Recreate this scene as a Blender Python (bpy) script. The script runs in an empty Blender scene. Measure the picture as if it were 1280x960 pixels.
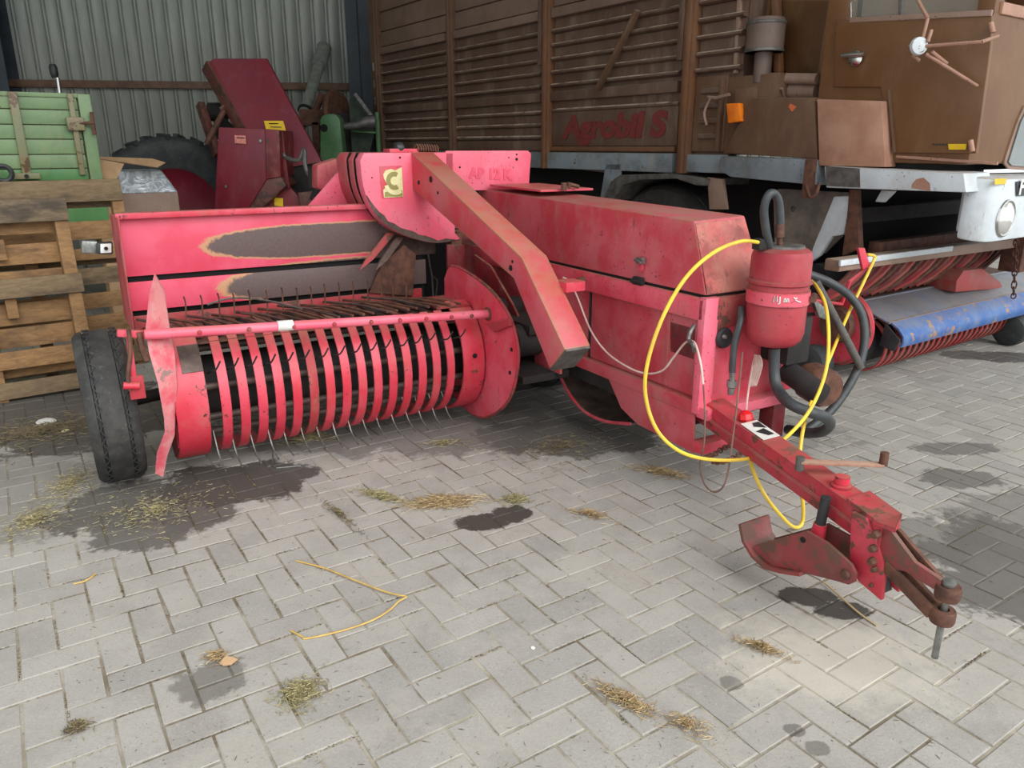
import bpy, bmesh, math, random
from mathutils import Vector, Matrix
random.seed(7)
R = math.radians
S = bpy.context.scene
COL = S.collection

# ---------------------------------------------------------------- camera, sky, light, exposure
cam = bpy.data.objects.new('camera', bpy.data.cameras.new('camera'))
COL.objects.link(cam)
cam.location = (0, 0, 1.5)
cam.rotation_euler = (R(90 - 17.4), 0, 0)
cam.data.sensor_width = 36
cam.data.lens = 950 / 1280 * 36
S.camera = cam
w = bpy.data.worlds.new('overcast_sky'); S.world = w; w.use_nodes = True
bg = w.node_tree.nodes['Background']
bg.inputs[0].default_value = (0.93, 0.97, 1.0, 1)
bg.inputs[1].default_value = .86
sun = bpy.data.objects.new('sun', bpy.data.lights.new('sun', 'SUN'))
COL.objects.link(sun)
sun.data.energy = 2.1
sun.data.angle = R(60)
sun.rotation_euler = (R(50), 0, R(44))
S.view_settings.view_transform = 'Standard'
S.view_settings.look = 'None'
S.view_settings.gamma = 1
S.view_settings.use_curve_mapping = False
S.view_settings.exposure = 0.70

# ---------------------------------------------------------------- materials
def lin(c):
    return tuple((v / 255 / 12.92 if v / 255 <= .04045 else ((v / 255 + .055) / 1.055) ** 2.4) for v in c) + (1,)

class NT:
    """small node-tree writer"""
    def __init__(s, name):
        s.m = bpy.data.materials.new(name); s.m.use_nodes = True
        s.t = s.m.node_tree; s.n = s.t.nodes; s.b = s.n['Principled BSDF']
        s.pos = s.n.new('ShaderNodeNewGeometry').outputs['Position']
    def set(s, sock, v):
        if isinstance(v, bpy.types.NodeSocket): s.t.links.new(v, sock)
        elif isinstance(v, tuple) and len(v) == 3 and sock.type == 'RGBA': sock.default_value = v + (1,)
        else: sock.default_value = v
    def obj(s): return s.n.new('ShaderNodeTexCoord').outputs['Object']
    def island(s): return s.n.new('ShaderNodeNewGeometry').outputs['Random Per Island']
    def oi(s): return s.n.new('ShaderNodeObjectInfo').outputs['Random']
    def math(s, op, a, b=0.0, clamp=False):
        k = s.n.new('ShaderNodeMath'); k.operation = op; k.use_clamp = clamp
        s.set(k.inputs[0], a); s.set(k.inputs[1], b); return k.outputs[0]
    def vmath(s, op, a, b):
        k = s.n.new('ShaderNodeVectorMath'); k.operation = op
        s.set(k.inputs[0], a); s.set(k.inputs[1], b); return k.outputs[0]
    def noise(s, scale, detail=4, rough=.6, vec=None, stretch=None, dist=0):
        k = s.n.new('ShaderNodeTexNoise')
        v = vec or s.pos
        if stretch: v = s.vmath('MULTIPLY', v, stretch)
        s.set(k.inputs['Vector'], v)
        k.inputs['Scale'].default_value = scale; k.inputs['Detail'].default_value = detail
        k.inputs['Roughness'].default_value = rough; k.inputs['Distortion'].default_value = dist
        return k.outputs['Fac']
    def step(s, fac, lo, hi):
        k = s.n.new('ShaderNodeMapRange'); k.interpolation_type = 'SMOOTHSTEP'
        s.set(k.inputs[0], fac); k.inputs[1].default_value = lo; k.inputs[2].default_value = hi
        return k.outputs[0]
    def mix(s, fac, a, b):
        k = s.n.new('ShaderNodeMix'); k.data_type = 'RGBA'
        s.set(k.inputs[0], fac); s.set(k.inputs[6], a); s.set(k.inputs[7], b)
        return k.outputs[2]
    def up(s):
        g = s.n.new('ShaderNodeNewGeometry'); x = s.n.new('ShaderNodeSeparateXYZ')
        s.t.links.new(g.outputs['Normal'], x.inputs[0]); return x.outputs[2]
    def bump(s, h, strength=.3, dist=.01):
        k = s.n.new('ShaderNodeBump'); k.inputs['Strength'].default_value = strength; k.inputs['Distance'].default_value = dist
        s.set(k.inputs['Height'], h); s.t.links.new(k.outputs[0], s.b.inputs['Normal'])
    def out(s, col, rough=.5, metal=0.0, spec=.5):
        s.set(s.b.inputs['Base Color'], col); s.set(s.b.inputs['Roughness'], rough)
        s.set(s.b.inputs['Metallic'], metal); s.b.inputs['Specular IOR Level'].default_value = spec
        return s.m

def paint(name, base, fade, chip=(70, 45, 38), dust=(150, 125, 100), rough=.42, chips=.66, dusty=.6, scale=3., streak=False, grime=.25, edge=None, er=.010, ek=.8, eth=.40):
    """weathered paint: faded patches, grime, chips, rubbed edges, dust lying on upward faces"""
    t = NT(name)
    n = t.noise(scale, 5, .65)
    c = t.mix(t.step(n, .38, .64), lin(base), lin(fade))
    n3 = t.noise(scale * 2.6, 7, .72, stretch=(1, 1, .3) if streak else (1, 1, .6))
    c = t.mix(t.math('MULTIPLY', t.step(n3, .47, .72), grime), c, lin(dust))
    # short drips and scuffs
    n4 = t.noise(26, 4, .7, stretch=(1, 1, .22))
    c = t.mix(t.math('MULTIPLY', t.math('MULTIPLY', t.step(n4, .60, .70), t.step(t.noise(2.6, 3), .46, .6)), .55), c, lin(chip))
    spots = t.step(t.noise(75, 2, .5), .685, .71)
    area = t.step(t.noise(3.1, 3), .43, .52)
    c = t.mix(t.math('MULTIPLY', spots, t.math('MULTIPLY', area, .9)), c, lin(chip))
    big = t.step(t.noise(8, 7, .75), chips - .02, chips + .0)
    c = t.mix(big, c, lin(chip))
    # rubbed edges
    bv = t.n.new('ShaderNodeBevel'); bv.samples = 4; bv.inputs['Radius'].default_value = er
    g = t.n.new('ShaderNodeNewGeometry')
    dt = t.n.new('ShaderNodeVectorMath'); dt.operation = 'DOT_PRODUCT'
    t.t.links.new(bv.outputs[0], dt.inputs[0]); t.t.links.new(g.outputs['Normal'], dt.inputs[1])
    e = t.math('SUBTRACT', 1.0, dt.outputs['Value'])
    em = t.math('MULTIPLY', t.step(e, .01, .12), t.step(t.noise(13, 6, .75), eth, eth + .20))
    c = t.mix(t.math('MULTIPLY', em, ek), c, lin(edge or chip))
    u = t.math('MULTIPLY', t.step(t.up(), .5, .9), t.step(t.noise(7, 6, .72), .30, .60))
    c = t.mix(t.math('MULTIPLY', u, dusty), c, lin(dust))
    r = t.math('ADD', t.math('MULTIPLY', n3, .35), rough - .12, True)
    t.bump(t.noise(30, 4), .08, .004)
    return t.out(c, r)

def plain(name, a, b=None, rough=.6, metal=0., scale=12, bump=0., stretch=None, spec=.5):
    t = NT(name)
    c = t.mix(t.step(t.noise(scale, 5, .65, stretch=stretch), .3, .7), lin(a), lin(b or tuple(v * .75 for v in a)))
    if bump: t.bump(t.noise(scale * 3, 4, stretch=stretch), bump, .006)
    return t.out(c, rough, metal, spec)

M = {}
RED, FADE = (200, 50, 68), (212, 88, 104)
M['red'] = paint('faded_red_paint', RED, FADE, grime=.3, chips=.655)
M['red_dusty'] = paint('dusty_red_paint', (178, 52, 64), (188, 88, 96), dust=(158, 112, 98), dusty=.8, grime=.55, rough=.5, chips=.665, edge=(146, 108, 88), er=.016)
M['red_clean'] = paint('bright_red_paint', (198, 46, 64), (208, 70, 88), chips=.66, dusty=.45, grime=.3, rough=.38)
M['red_worn'] = paint('rusty_worn_red_paint', (172, 44, 56), (156, 58, 60), chip=(88, 58, 48), chips=.57, dusty=.55, grime=.4, rough=.55)
M['pink'] = paint('faded_lit_red_paint', (230, 92, 114), (232, 112, 132), chips=.70, dusty=.35, grime=.15, rough=.4)  # paler red on light-facing parts, some of their brightness put into the colour
M['red_arm'] = paint('scuffed_red_arm_paint', (196, 54, 70), (196, 92, 102), chip=(110, 72, 58), dust=(156, 132, 96), chips=.70, dusty=.5, grime=.3, edge=(140, 120, 82), er=.024, ek=1., eth=.30)
M['red_bar'] = paint('rubbed_drawbar_paint', (180, 40, 56), (196, 66, 80), chip=(104, 66, 54), dust=(128, 96, 80), chips=.59, dusty=.5, grime=.35, edge=(96, 64, 52), er=.012)
M['red_tank'] = paint('dull_tank_red', (152, 36, 48), (168, 60, 68), chip=(86, 50, 46), dust=(130, 96, 84), chips=.66, dusty=.6, grime=.45, er=.02)
M['red_nose'] = paint('dusty_tan_red_nose', (186, 84, 82), (190, 116, 104), dust=(160, 126, 104), dusty=.7, grime=.7, rough=.6, chips=.69)
M['scraped'] = paint('scraped_pale_red', (214, 84, 100), (216, 140, 140), chip=(150, 120, 116), dust=(206, 176, 172), chips=.63, dusty=.4, grime=.55, scale=7, edge=(176, 150, 144), er=.02)
M['skid'] = paint('scraped_skid_paint', (116, 58, 56), (146, 56, 60), chip=(100, 68, 56), dust=(130, 104, 88), chips=.52, dusty=.4, grime=.5)
M['maroon'] = paint('maroon_paint', (118, 18, 38), (110, 24, 42), chip=(80, 40, 40), dust=(140, 90, 90), dusty=.25, chips=.72, grime=.2)
M['maroon_rust'] = paint('rusty_maroon_frame', (92, 46, 42), (106, 64, 54), chips=.55, dusty=.6)
M['deep_red'] = paint('grimy_shaded_red_paint', (120, 24, 36), (100, 32, 38), chips=.6, dusty=.6, grime=.4)  # dark grimy red, on the feed panel it also paints in shade

def worn_sheet(name):
    """red sheet whose paint is rubbed through in two long ovals with tan rims (baler coordinates)"""
    t = NT(name)
    x = t.n.new('ShaderNodeSeparateXYZ'); t.t.links.new(t.obj(), x.inputs[0])
    n = t.math('MULTIPLY', t.math('SUBTRACT', t.noise(16, 7, .75), .5), .30)
    def oval(cx, cz, rx, rz):
        a = t.math('DIVIDE', t.math('SUBTRACT', x.outputs[0], cx), rx)
        b = t.math('DIVIDE', t.math('SUBTRACT', x.outputs[2], cz), rz)
        d = t.math('SQRT', t.math('ADD', t.math('POWER', t.math('ABSOLUTE', a), 3.2), t.math('MULTIPLY', b, b)))
        return t.math('ADD', d, n)
    d = t.math('MINIMUM', oval(-.90, .995, .77, .094), oval(-.62, .772, 1.00, .115))
    d = t.math('MINIMUM', d, oval(-.35, .88, .40, .2))
    base = t.mix(t.step(t.noise(4), .35, .65), lin((214, 66, 90)), lin((222, 88, 112)))
    bare = t.mix(t.noise(70, 5, .8), lin((74, 58, 55)), lin((112, 94, 90)))
    rim = t.mix(t.noise(40, 4), lin((184, 144, 96)), lin((200, 140, 112)))
    c = t.mix(t.step(d, .98, 1.03), rim, base)
    c = t.mix(t.step(d, .89, .96), bare, c)
    t.bump(t.noise(60, 4), .15, .003)
    return t.out(c, .5)
M['worn_sheet'] = worn_sheet('red_sheet_with_worn_ovals')
M['bare'] = plain('worn_bare_steel', (104, 86, 78), (70, 56, 50), .55, .3, 14, .2)
M['rust'] = plain('rusty_steel', (112, 74, 56), (74, 48, 40), .75, .1, 18, .3)
M['dark'] = plain('dark_grimy_steel', (44, 38, 36), (26, 23, 23), .8, 0, 10, .3)
M['void'] = plain('black_steel_and_shade', (20, 18, 18), (12, 11, 11), .9, 0, 8)  # near-black steel, also painted-in shade for slots, holes and gaps
M['grey_steel'] = plain('grey_steel', (120, 118, 114), (86, 82, 78), .5, .5, 16, .1)
M['zinc'] = plain('zinc_plated_steel', (150, 152, 148), (110, 110, 104), .4, .7, 30)
M['hose'] = plain('black_rubber_hose', (46, 50, 54), (64, 66, 66), .5, 0, 20)
M['oldhose'] = plain('dusty_rubber_hose', (96, 92, 86), (66, 62, 58), .7, 0, 20)
M['yellow'] = plain('yellow_plastic_cord', (236, 206, 62), (214, 176, 66), .4, 0, 7)
M['twine'] = plain('white_twine', (220, 200, 190), (200, 164, 152), .7, 0, 9)
M['brown_twine'] = plain('weathered_twine', (132, 100, 88), (96, 72, 62), .8, 0, 9)
M['redplug'] = plain('red_plastic', (226, 24, 32), (206, 20, 28), .35)
M['black'] = plain('black_plastic', (36, 37, 40), (50, 50, 52), .45)
M['white'] = plain('white_print', (226, 226, 220), (204, 202, 194), .5)
M['yellow_label'] = plain('yellow_sticker', (232, 196, 30), (222, 180, 24), .5)
M['cream'] = plain('cream_sticker', (224, 220, 168), (206, 200, 140), .5)
M['olive'] = plain('olive_sticker_print', (150, 144, 84), (138, 128, 70), .5)
M['pale_label'] = plain('pale_red_label', (216, 150, 130), (190, 90, 84), .5, 0, 60)
M['fadedtext'] = plain('faded_lettering', (218, 74, 98), (226, 84, 108), .5)
M['redtext'] = plain('dusty_red_lettering', (128, 42, 42), (100, 46, 40), .6, 0, 30)
M['chrome'] = plain('chrome', (214, 214, 212), (190, 190, 186), .18, 1.)
M['amber'] = plain('amber_lens', (236, 128, 24), (214, 100, 18), .25)
M['orange'] = plain('orange_primer', (206, 104, 60), (190, 90, 50), .6)

def rubber(name, a, b):
    t = NT(name)
    c = t.mix(t.step(t.noise(9, 6, .7), .35, .7), lin(a), lin(b))
    c = t.mix(t.math('MULTIPLY', t.step(t.noise(30, 5, .7), .60, .70), .3), c, lin((112, 110, 104)))
    t.bump(t.noise(40, 5), .35, .006)
    return t.out(c, .72)
M['rubber'] = rubber('weathered_tyre_rubber', (40, 39, 38), (66, 64, 60))
M['rubber_dark'] = rubber('dark_tyre_rubber', (38, 40, 42), (56, 58, 58))

def brown(name, a, b, dust, dusty=.5, rough=.5):
    return paint(name, a, b, chip=(82, 52, 40), dust=dust, rough=rough, chips=.74, dusty=dusty, scale=2.5, streak=True, grime=.18)
M['brown'] = brown('brown_cab_paint', (106, 70, 38), (114, 80, 48), (150, 122, 96), .4, .4)
M['brown_panel'] = brown('dusty_brown_panel', (92, 64, 44), (102, 76, 56), (150, 128, 106), .8)
M['brown_board'] = brown('pale_dusty_brown_board', (112, 88, 74), (124, 100, 86), (150, 128, 112), .6, .6)
M['brown_slat'] = brown('brown_louvre_paint', (88, 64, 50), (98, 76, 62), (196, 178, 158), 1., .55)
M['brown_post'] = brown('orange_brown_post_paint', (116, 76, 46), (104, 72, 50), (160, 134, 108), .6)
M['brown_light'] = brown('light_brown_dusty_tread', (176, 134, 112), (160, 118, 98), (188, 160, 140), .5)
M['brown_pale'] = brown('pale_brown_dusty_panel', (150, 124, 108), (132, 106, 90), (176, 160, 142), .5)
M['grey_blue'] = paint('weathered_blue_grey_paint', (126, 137, 143), (102, 105, 106), chip=(54, 50, 46), dust=(150, 140, 126), chips=.66, dusty=.7, grime=.5, streak=True)
M['white_paint'] = paint('chipped_white_paint', (206, 214, 218), (190, 196, 198), chip=(120, 94, 80), dust=(170, 150, 130), chips=.68, dusty=.5, grime=.25)
M['hood_grey'] = paint('faded_grey_blue_hood', (112, 122, 140), (104, 110, 120), chip=(150, 112, 84), dust=(142, 132, 122), chips=.7, dusty=.55, grime=.35)
M['blue'] = paint('bright_blue_paint', (44, 92, 160), (76, 114, 166), chip=(156, 124, 100), dust=(150, 140, 132), chips=.6, dusty=.4, grime=.45, scale=5)
M['pick_red'] = paint('dusty_pickup_red', (164, 52, 52), (150, 70, 64), chip=(96, 64, 54), dust=(150, 120, 104), chips=.66, dusty=.7, grime=.45)
M['green'] = paint('pale_green_paint', (108, 136, 94), (122, 148, 104), chip=(110, 96, 64), dust=(164, 160, 120), chips=.68, dusty=.5, grime=.3, streak=True, scale=4)
M['green_bright'] = paint('fresh_green_paint', (72, 124, 68), (84, 134, 78), chip=(110, 96, 64), chips=.74, dusty=.3, grime=.2)
M['green_post'] = paint('grimy_green_post', (120, 128, 92), (132, 120, 86), chip=(96, 70, 46), chips=.58, dusty=.5, grime=.5)
M['green_machine'] = paint('machine_green_paint', (72, 116, 72), (96, 136, 96), chip=(80, 80, 60), chips=.72, dusty=.5, grime=.3)
M['dark_green'] = plain('dull_dark_green_paint', (58, 70, 56), (40, 48, 40), .7)
M['dim_glass'] = plain('dim_cab_glass', (132, 140, 138), (110, 118, 116), .08, 0, 2)
M['pipe_grey'] = plain('galvanised_pipe', (140, 144, 134), (112, 116, 108), .6)
M['cleaner'] = brown('dusty_grey_brown', (104, 86, 76), (92, 76, 68), (150, 132, 116), .8)
M['girder'] = plain('rusty_girder_paint', (122, 94, 74), (96, 70, 56), .7, 0, 8)
M['post_steel'] = plain('blue_grey_column_paint', (62, 72, 80), (50, 58, 66), .6, 0, 4)
M['wall'] = plain('galvanised_wall_sheet', (172, 175, 166), (152, 156, 148), .5, .1, 3, 0, (3, 3, .4))
M['cardboard'] = plain('cardboard', (182, 148, 112), (166, 132, 98), .8)
M['soil'] = plain('bedding_soil', (90, 80, 68), (60, 52, 44), .95, 0, 30, .4)

def wood(name, a, b, stain):
    t = NT(name)
    g = t.noise(6, 6, .7, stretch=(2.2, 2.2, 9), dist=.6)
    c = t.mix(t.step(g, .3, .7), lin(a), lin(b))
    c = t.mix(t.math('MULTIPLY', t.step(t.noise(5, 5, .6, stretch=(.8, .8, 2)), .45, .72), .85), c, lin(stain))
    c = t.mix(t.math('MULTIPLY', t.oi(), .35), c, lin(tuple(v * .8 for v in a)))
    t.bump(g, .3, .006)
    return t.out(c, .8)
M['wood_grey'] = wood('weathered_grey_pallet_wood', (140, 118, 88), (108, 88, 64), (64, 54, 46))
M['wood_stained'] = wood('stained_pallet_wood', (128, 110, 84), (92, 78, 62), (44, 40, 38))
M['wood'] = wood('pallet_pine_wood', (164, 126, 82), (128, 94, 60), (80, 60, 44))

def glassy(name, col, rough=.05):
    t = NT(name); t.out(lin(col), rough); t.b.inputs['Transmission Weight'].default_value = .9
    t.b.inputs['IOR'].default_value = 1.3; return t.m
M['glass'] = glassy('window_glass', (226, 232, 226))
def wrap():
    t = NT('crumpled_clear_wrap')
    n = t.noise(9, 5, .6, dist=2.2)
    c = t.mix(t.step(n, .4, .6), lin((206, 212, 216)), lin((160, 168, 174)))
    t.bump(n, .6, .03); return t.out(c, .2, .3)
M['wrap'] = wrap()
def lens():
    t = NT('headlight_lens'); t.out(lin((222, 222, 216)), .08, .6)
    t.bump(t.noise(60, 1, stretch=(1, 1, .1)), .15, .004); return t.m
M['lens'] = lens()
def checker(name, a, b):
    t = NT(name)
    v = t.n.new('ShaderNodeTexChecker'); v.inputs['Scale'].default_value = 46; t.t.links.new(t.pos, v.inputs['Vector'])
    c = t.mix(t.step(t.noise(6, 5), .35, .65), lin(a), lin(b))
    t.bump(v.outputs['Fac'], .5, .004); return t.out(c, .55, .2)
M['tread'] = checker('tread_plate', (150, 140, 126), (112, 106, 100))
M['tread_brown'] = checker('brown_tread_plate', (190, 146, 122), (172, 126, 102))

# ---------------------------------------------------------------- mesh building
class MB:
    def __init__(s): s.v = []; s.f = []
    def add(s, vs, fs):
        o = len(s.v); s.v += [tuple(p) for p in vs]; s.f += [tuple(i + o for i in f) for f in fs]; return s
    def plate(s, pts, vec):
        n = len(pts); vec = Vector(vec); q = [Vector(p) + vec for p in pts]
        return s.add(list(pts) + q, [tuple(range(n)), tuple(range(2 * n - 1, n - 1, -1))] + [(i, i + n, (i + 1) % n + n, (i + 1) % n) for i in range(n)])
    def box(s, x0, x1, y0, y1, z0, z1):
        return s.plate([(x0, y0, z0), (x1, y0, z0), (x1, y1, z0), (x0, y1, z0)], (0, 0, z1 - z0))
    def loft(s, A, B):
        n = len(A)
        return s.add(list(A) + list(B), [tuple(range(n)), tuple(range(2 * n - 1, n - 1, -1))] + [(i, i + n, (i + 1) % n + n, (i + 1) % n) for i in range(n)])
    def beam(s, p, q, w, h, up=(0, 0, 1)):
        p, q = Vector(p), Vector(q); d = (q - p).normalized(); u = Vector(up)
        x = d.cross(u)
        if x.length < 1e-4: x = d.cross(Vector((1, 0, 0)))
        x = x.normalized() * w / 2; y = x.cross(d).normalized() * h / 2
        return s.loft([p - x - y, p + x - y, p + x + y, p - x + y], [q - x - y, q + x - y, q + x + y, q - x + y])
    def tube(s, pts, r, n=8, smooth=0):
        pts = [Vector(p) for p in pts]
        if smooth: pts = spline(pts, smooth)
        rr = r if isinstance(r, (list, tuple)) else [r] * len(pts)
        d0 = (pts[1] - pts[0]).normalized(); x = d0.orthogonal().normalized()
        vs = []; fs = []
        for i, p in enumerate(pts):
            d = ((pts[min(i + 1, len(pts) - 1)] - p).normalized() + (p - pts[max(i - 1, 0)]).normalized())
            d = d.normalized() if d.length > 1e-6 else d0
            x = (x - d * x.dot(d)).normalized(); y = d.cross(x)
            for k in range(n):
                a = 2 * math.pi * k / n; vs.append(p + (x * math.cos(a) + y * math.sin(a)) * rr[i])
        for i in range(len(pts) - 1):
            for k in range(n):
                fs.append((i * n + k, i * n + (k + 1) % n, (i + 1) * n + (k + 1) % n, (i + 1) * n + k))
        fs.append(tuple(range(n - 1, -1, -1))); m = (len(pts) - 1) * n; fs.append(tuple(range(m, m + n)))
        return s.add(vs, fs)
    def cyl(s, p, q, r, r2=None, n=20): return s.tube([p, q], [r, r if r2 is None else r2], n)
    def lathe(s, prof, c, ax=(0, 0, 1), n=28, caps=True):
        """prof: (radius, offset along axis)"""
        c = Vector(c); ax = Vector(ax).normalized(); x = ax.orthogonal().normalized(); y = ax.cross(x)
        vs = []; fs = []
        for r, h in prof:
            for k in range(n):
                a = 2 * math.pi * k / n; vs.append(c + ax * h + (x * math.cos(a) + y * math.sin(a)) * max(r, 1e-4))
        for i in range(len(prof) - 1):
            for k in range(n): fs.append((i * n + k, i * n + (k + 1) % n, (i + 1) * n + (k + 1) % n, (i + 1) * n + k))
        m = (len(prof) - 1) * n
        if caps: fs.append(tuple(range(n - 1, -1, -1))); fs.append(tuple(range(m, m + n)))
        return s.add(vs, fs)
    def ring(s, c, ax, R0, r, n=20, k=6, sq=1.):
        c = Vector(c); ax = Vector(ax).normalized(); x = ax.orthogonal().normalized(); y = ax.cross(x); vs = []; fs = []
        for i in range(n):
            a = 2 * math.pi * i / n; d = x * math.cos(a) + y * math.sin(a) * sq
            for j in range(k):
                b = 2 * math.pi * j / k; vs.append(c + d * (R0 + r * math.cos(b)) + ax * r * math.sin(b))
        for i in range(n):
            for j in range(k): fs.append((i * k + j, ((i + 1) % n) * k + j, ((i + 1) % n) * k + (j + 1) % k, i * k + (j + 1) % k))
        return s.add(vs, fs)
    def strip(s, prof, a0, a1, t):
        """sheet bent along prof [(b,z)] and running from a0 to a1, t thick to its left"""
        P = [Vector((p[0], p[1])) for p in prof]; Q = []
        for i, p in enumerate(P):
            d = (P[min(i + 1, len(P) - 1)] - P[max(i - 1, 0)]).normalized(); Q.append(p + Vector((-d.y, d.x)) * t)
        n = len(P); loop = P + Q[::-1]
        vs = [(a0, p.x, p.y) for p in loop] + [(a1, p.x, p.y) for p in loop]; N = 2 * n; fs = []
        for i in range(N): fs.append((i, i + N, (i + 1) % N + N, (i + 1) % N))
        for i in range(n - 1):
            fs.append((i, i + 1, N - 2 - i, N - 1 - i)); fs.append((N + i + 1, N + i, 2 * N - 1 - i, 2 * N - 2 - i))
        return s.add(vs, fs)
    def build(s, name, mat, T=None, bevel=0., parent=None, seg=2):
        me = bpy.data.meshes.new(name); O = T.O if T else Vector((0, 0, 0))
        me.from_pydata([tuple(Vector(p) - O) for p in s.v], [], s.f)
        bm = bmesh.new(); bm.from_mesh(me)
        bmesh.ops.recalc_face_normals(bm, faces=bm.faces)
        if bevel:
            ed = [e for e in bm.edges if len(e.link_faces) == 2 and e.calc_face_angle() > .6]
            bmesh.ops.bevel(bm, geom=ed, offset=bevel, segments=seg, affect='EDGES', profile=.6, clamp_overlap=True)
        for f in bm.faces: f.smooth = True
        bm.to_mesh(me); bm.free(); me.set_sharp_from_angle(angle=R(38))
        me.materials.append(M[mat] if isinstance(mat, str) else mat)
        o = bpy.data.objects.new(name, me); COL.objects.link(o)
        if T: o.parent = parent or T.e
        return o

def spline(P, k):
    out = []
    for i in range(len(P) - 1):
        a, b, c, d = P[max(i - 1, 0)], P[i], P[i + 1], P[min(i + 2, len(P) - 1)]
        for j in range(k):
            t = j / k
            out.append(.5 * ((2 * b) + (c - a) * t + (2 * a - 5 * b + 4 * c - d) * t * t + (3 * b - a - 3 * c + d) * t ** 3))
    return out + [P[-1]]

class Thing:
    """Empty at a thing's base; parts are written in the thing's frame (az turned) and hang under it"""
    def __init__(s, name, label, cat, O, az=0., group=None):
        s.O = Vector(O); s.e = bpy.data.objects.new(name, None); COL.objects.link(s.e)
        s.e.rotation_euler = (0, 0, R(az)); s.e.location = Matrix.Rotation(R(az), 3, 'Z') @ s.O
        s.e.empty_display_size = .1
        tag(s.e, label, cat, group)

def tag(o, label, cat=None, group=None, kind=None):
    if label: o['label'] = label
    if cat: o['category'] = cat
    if group: o['group'] = group
    if kind: o['kind'] = kind
    return o
def lab(o, label): o['label'] = label; return o
def struct(o): o['kind'] = 'structure'; return o
def cp(o, off, parent=None):
    c = o.copy(); COL.objects.link(c); c.location = Vector(o.location) + Vector(off)
    if parent: c.parent = parent
    return c
def text(name, body, size, mat, T, origin, xdir, ydir, offset=0., shear=0., extrude=.0015, parent=None, sx=1.):
    cu = bpy.data.curves.new(name, 'FONT'); cu.body = body; cu.size = size; cu.offset = offset; cu.shear = shear; cu.extrude = extrude
    cu.resolution_u = 4
    tmp = bpy.data.objects.new(name, cu); COL.objects.link(tmp)
    bpy.context.view_layer.update()
    me = bpy.data.meshes.new_from_object(tmp.evaluated_get(bpy.context.evaluated_depsgraph_get()))
    bpy.data.objects.remove(tmp)
    X = Vector(xdir).normalized(); Y = Vector(ydir).normalized(); Z = X.cross(Y); o0 = Vector(origin)
    for v in me.vertices: v.co = o0 - T.O + X * v.co.x * sx + Y * v.co.y + Z * v.co.z
    me.name = name; me.materials.clear(); me.materials.append(M[mat])
    o = bpy.data.objects.new(name, me); COL.objects.link(o); o.parent = parent or T.e
    return o

# ---------------------------------------------------------------- the setting: paved floor, sheet wall, roof
DARK_SPOTS = [  # x, y, rx, ry, strength: oil and water spots, and broad dark patches below the baler
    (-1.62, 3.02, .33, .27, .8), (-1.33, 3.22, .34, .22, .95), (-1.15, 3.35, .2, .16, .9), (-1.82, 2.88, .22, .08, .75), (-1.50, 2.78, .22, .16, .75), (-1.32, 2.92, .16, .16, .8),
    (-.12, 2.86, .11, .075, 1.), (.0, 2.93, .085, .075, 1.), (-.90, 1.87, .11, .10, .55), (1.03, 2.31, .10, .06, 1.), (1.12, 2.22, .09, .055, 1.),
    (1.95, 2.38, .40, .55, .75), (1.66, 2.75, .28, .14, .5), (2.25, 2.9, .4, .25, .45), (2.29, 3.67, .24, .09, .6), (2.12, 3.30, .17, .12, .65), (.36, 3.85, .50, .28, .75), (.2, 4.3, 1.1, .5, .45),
    (3.42, 5.51, .18, .16, .8), (3.68, 5.45, .3, .16, .85), (-2.7, 4.2, .95, .62, .85), (-.55, 4.0, 1.0, .42, .5), (.64, 1.86, .03, .03, .5), (.76, 1.67, .032, .026, .6), (.80, 1.61, .036, .03, .55), (1.3, 3.9, .5, .3, .35), (-2.3, 3.1, .5, .5, .3)]
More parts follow.
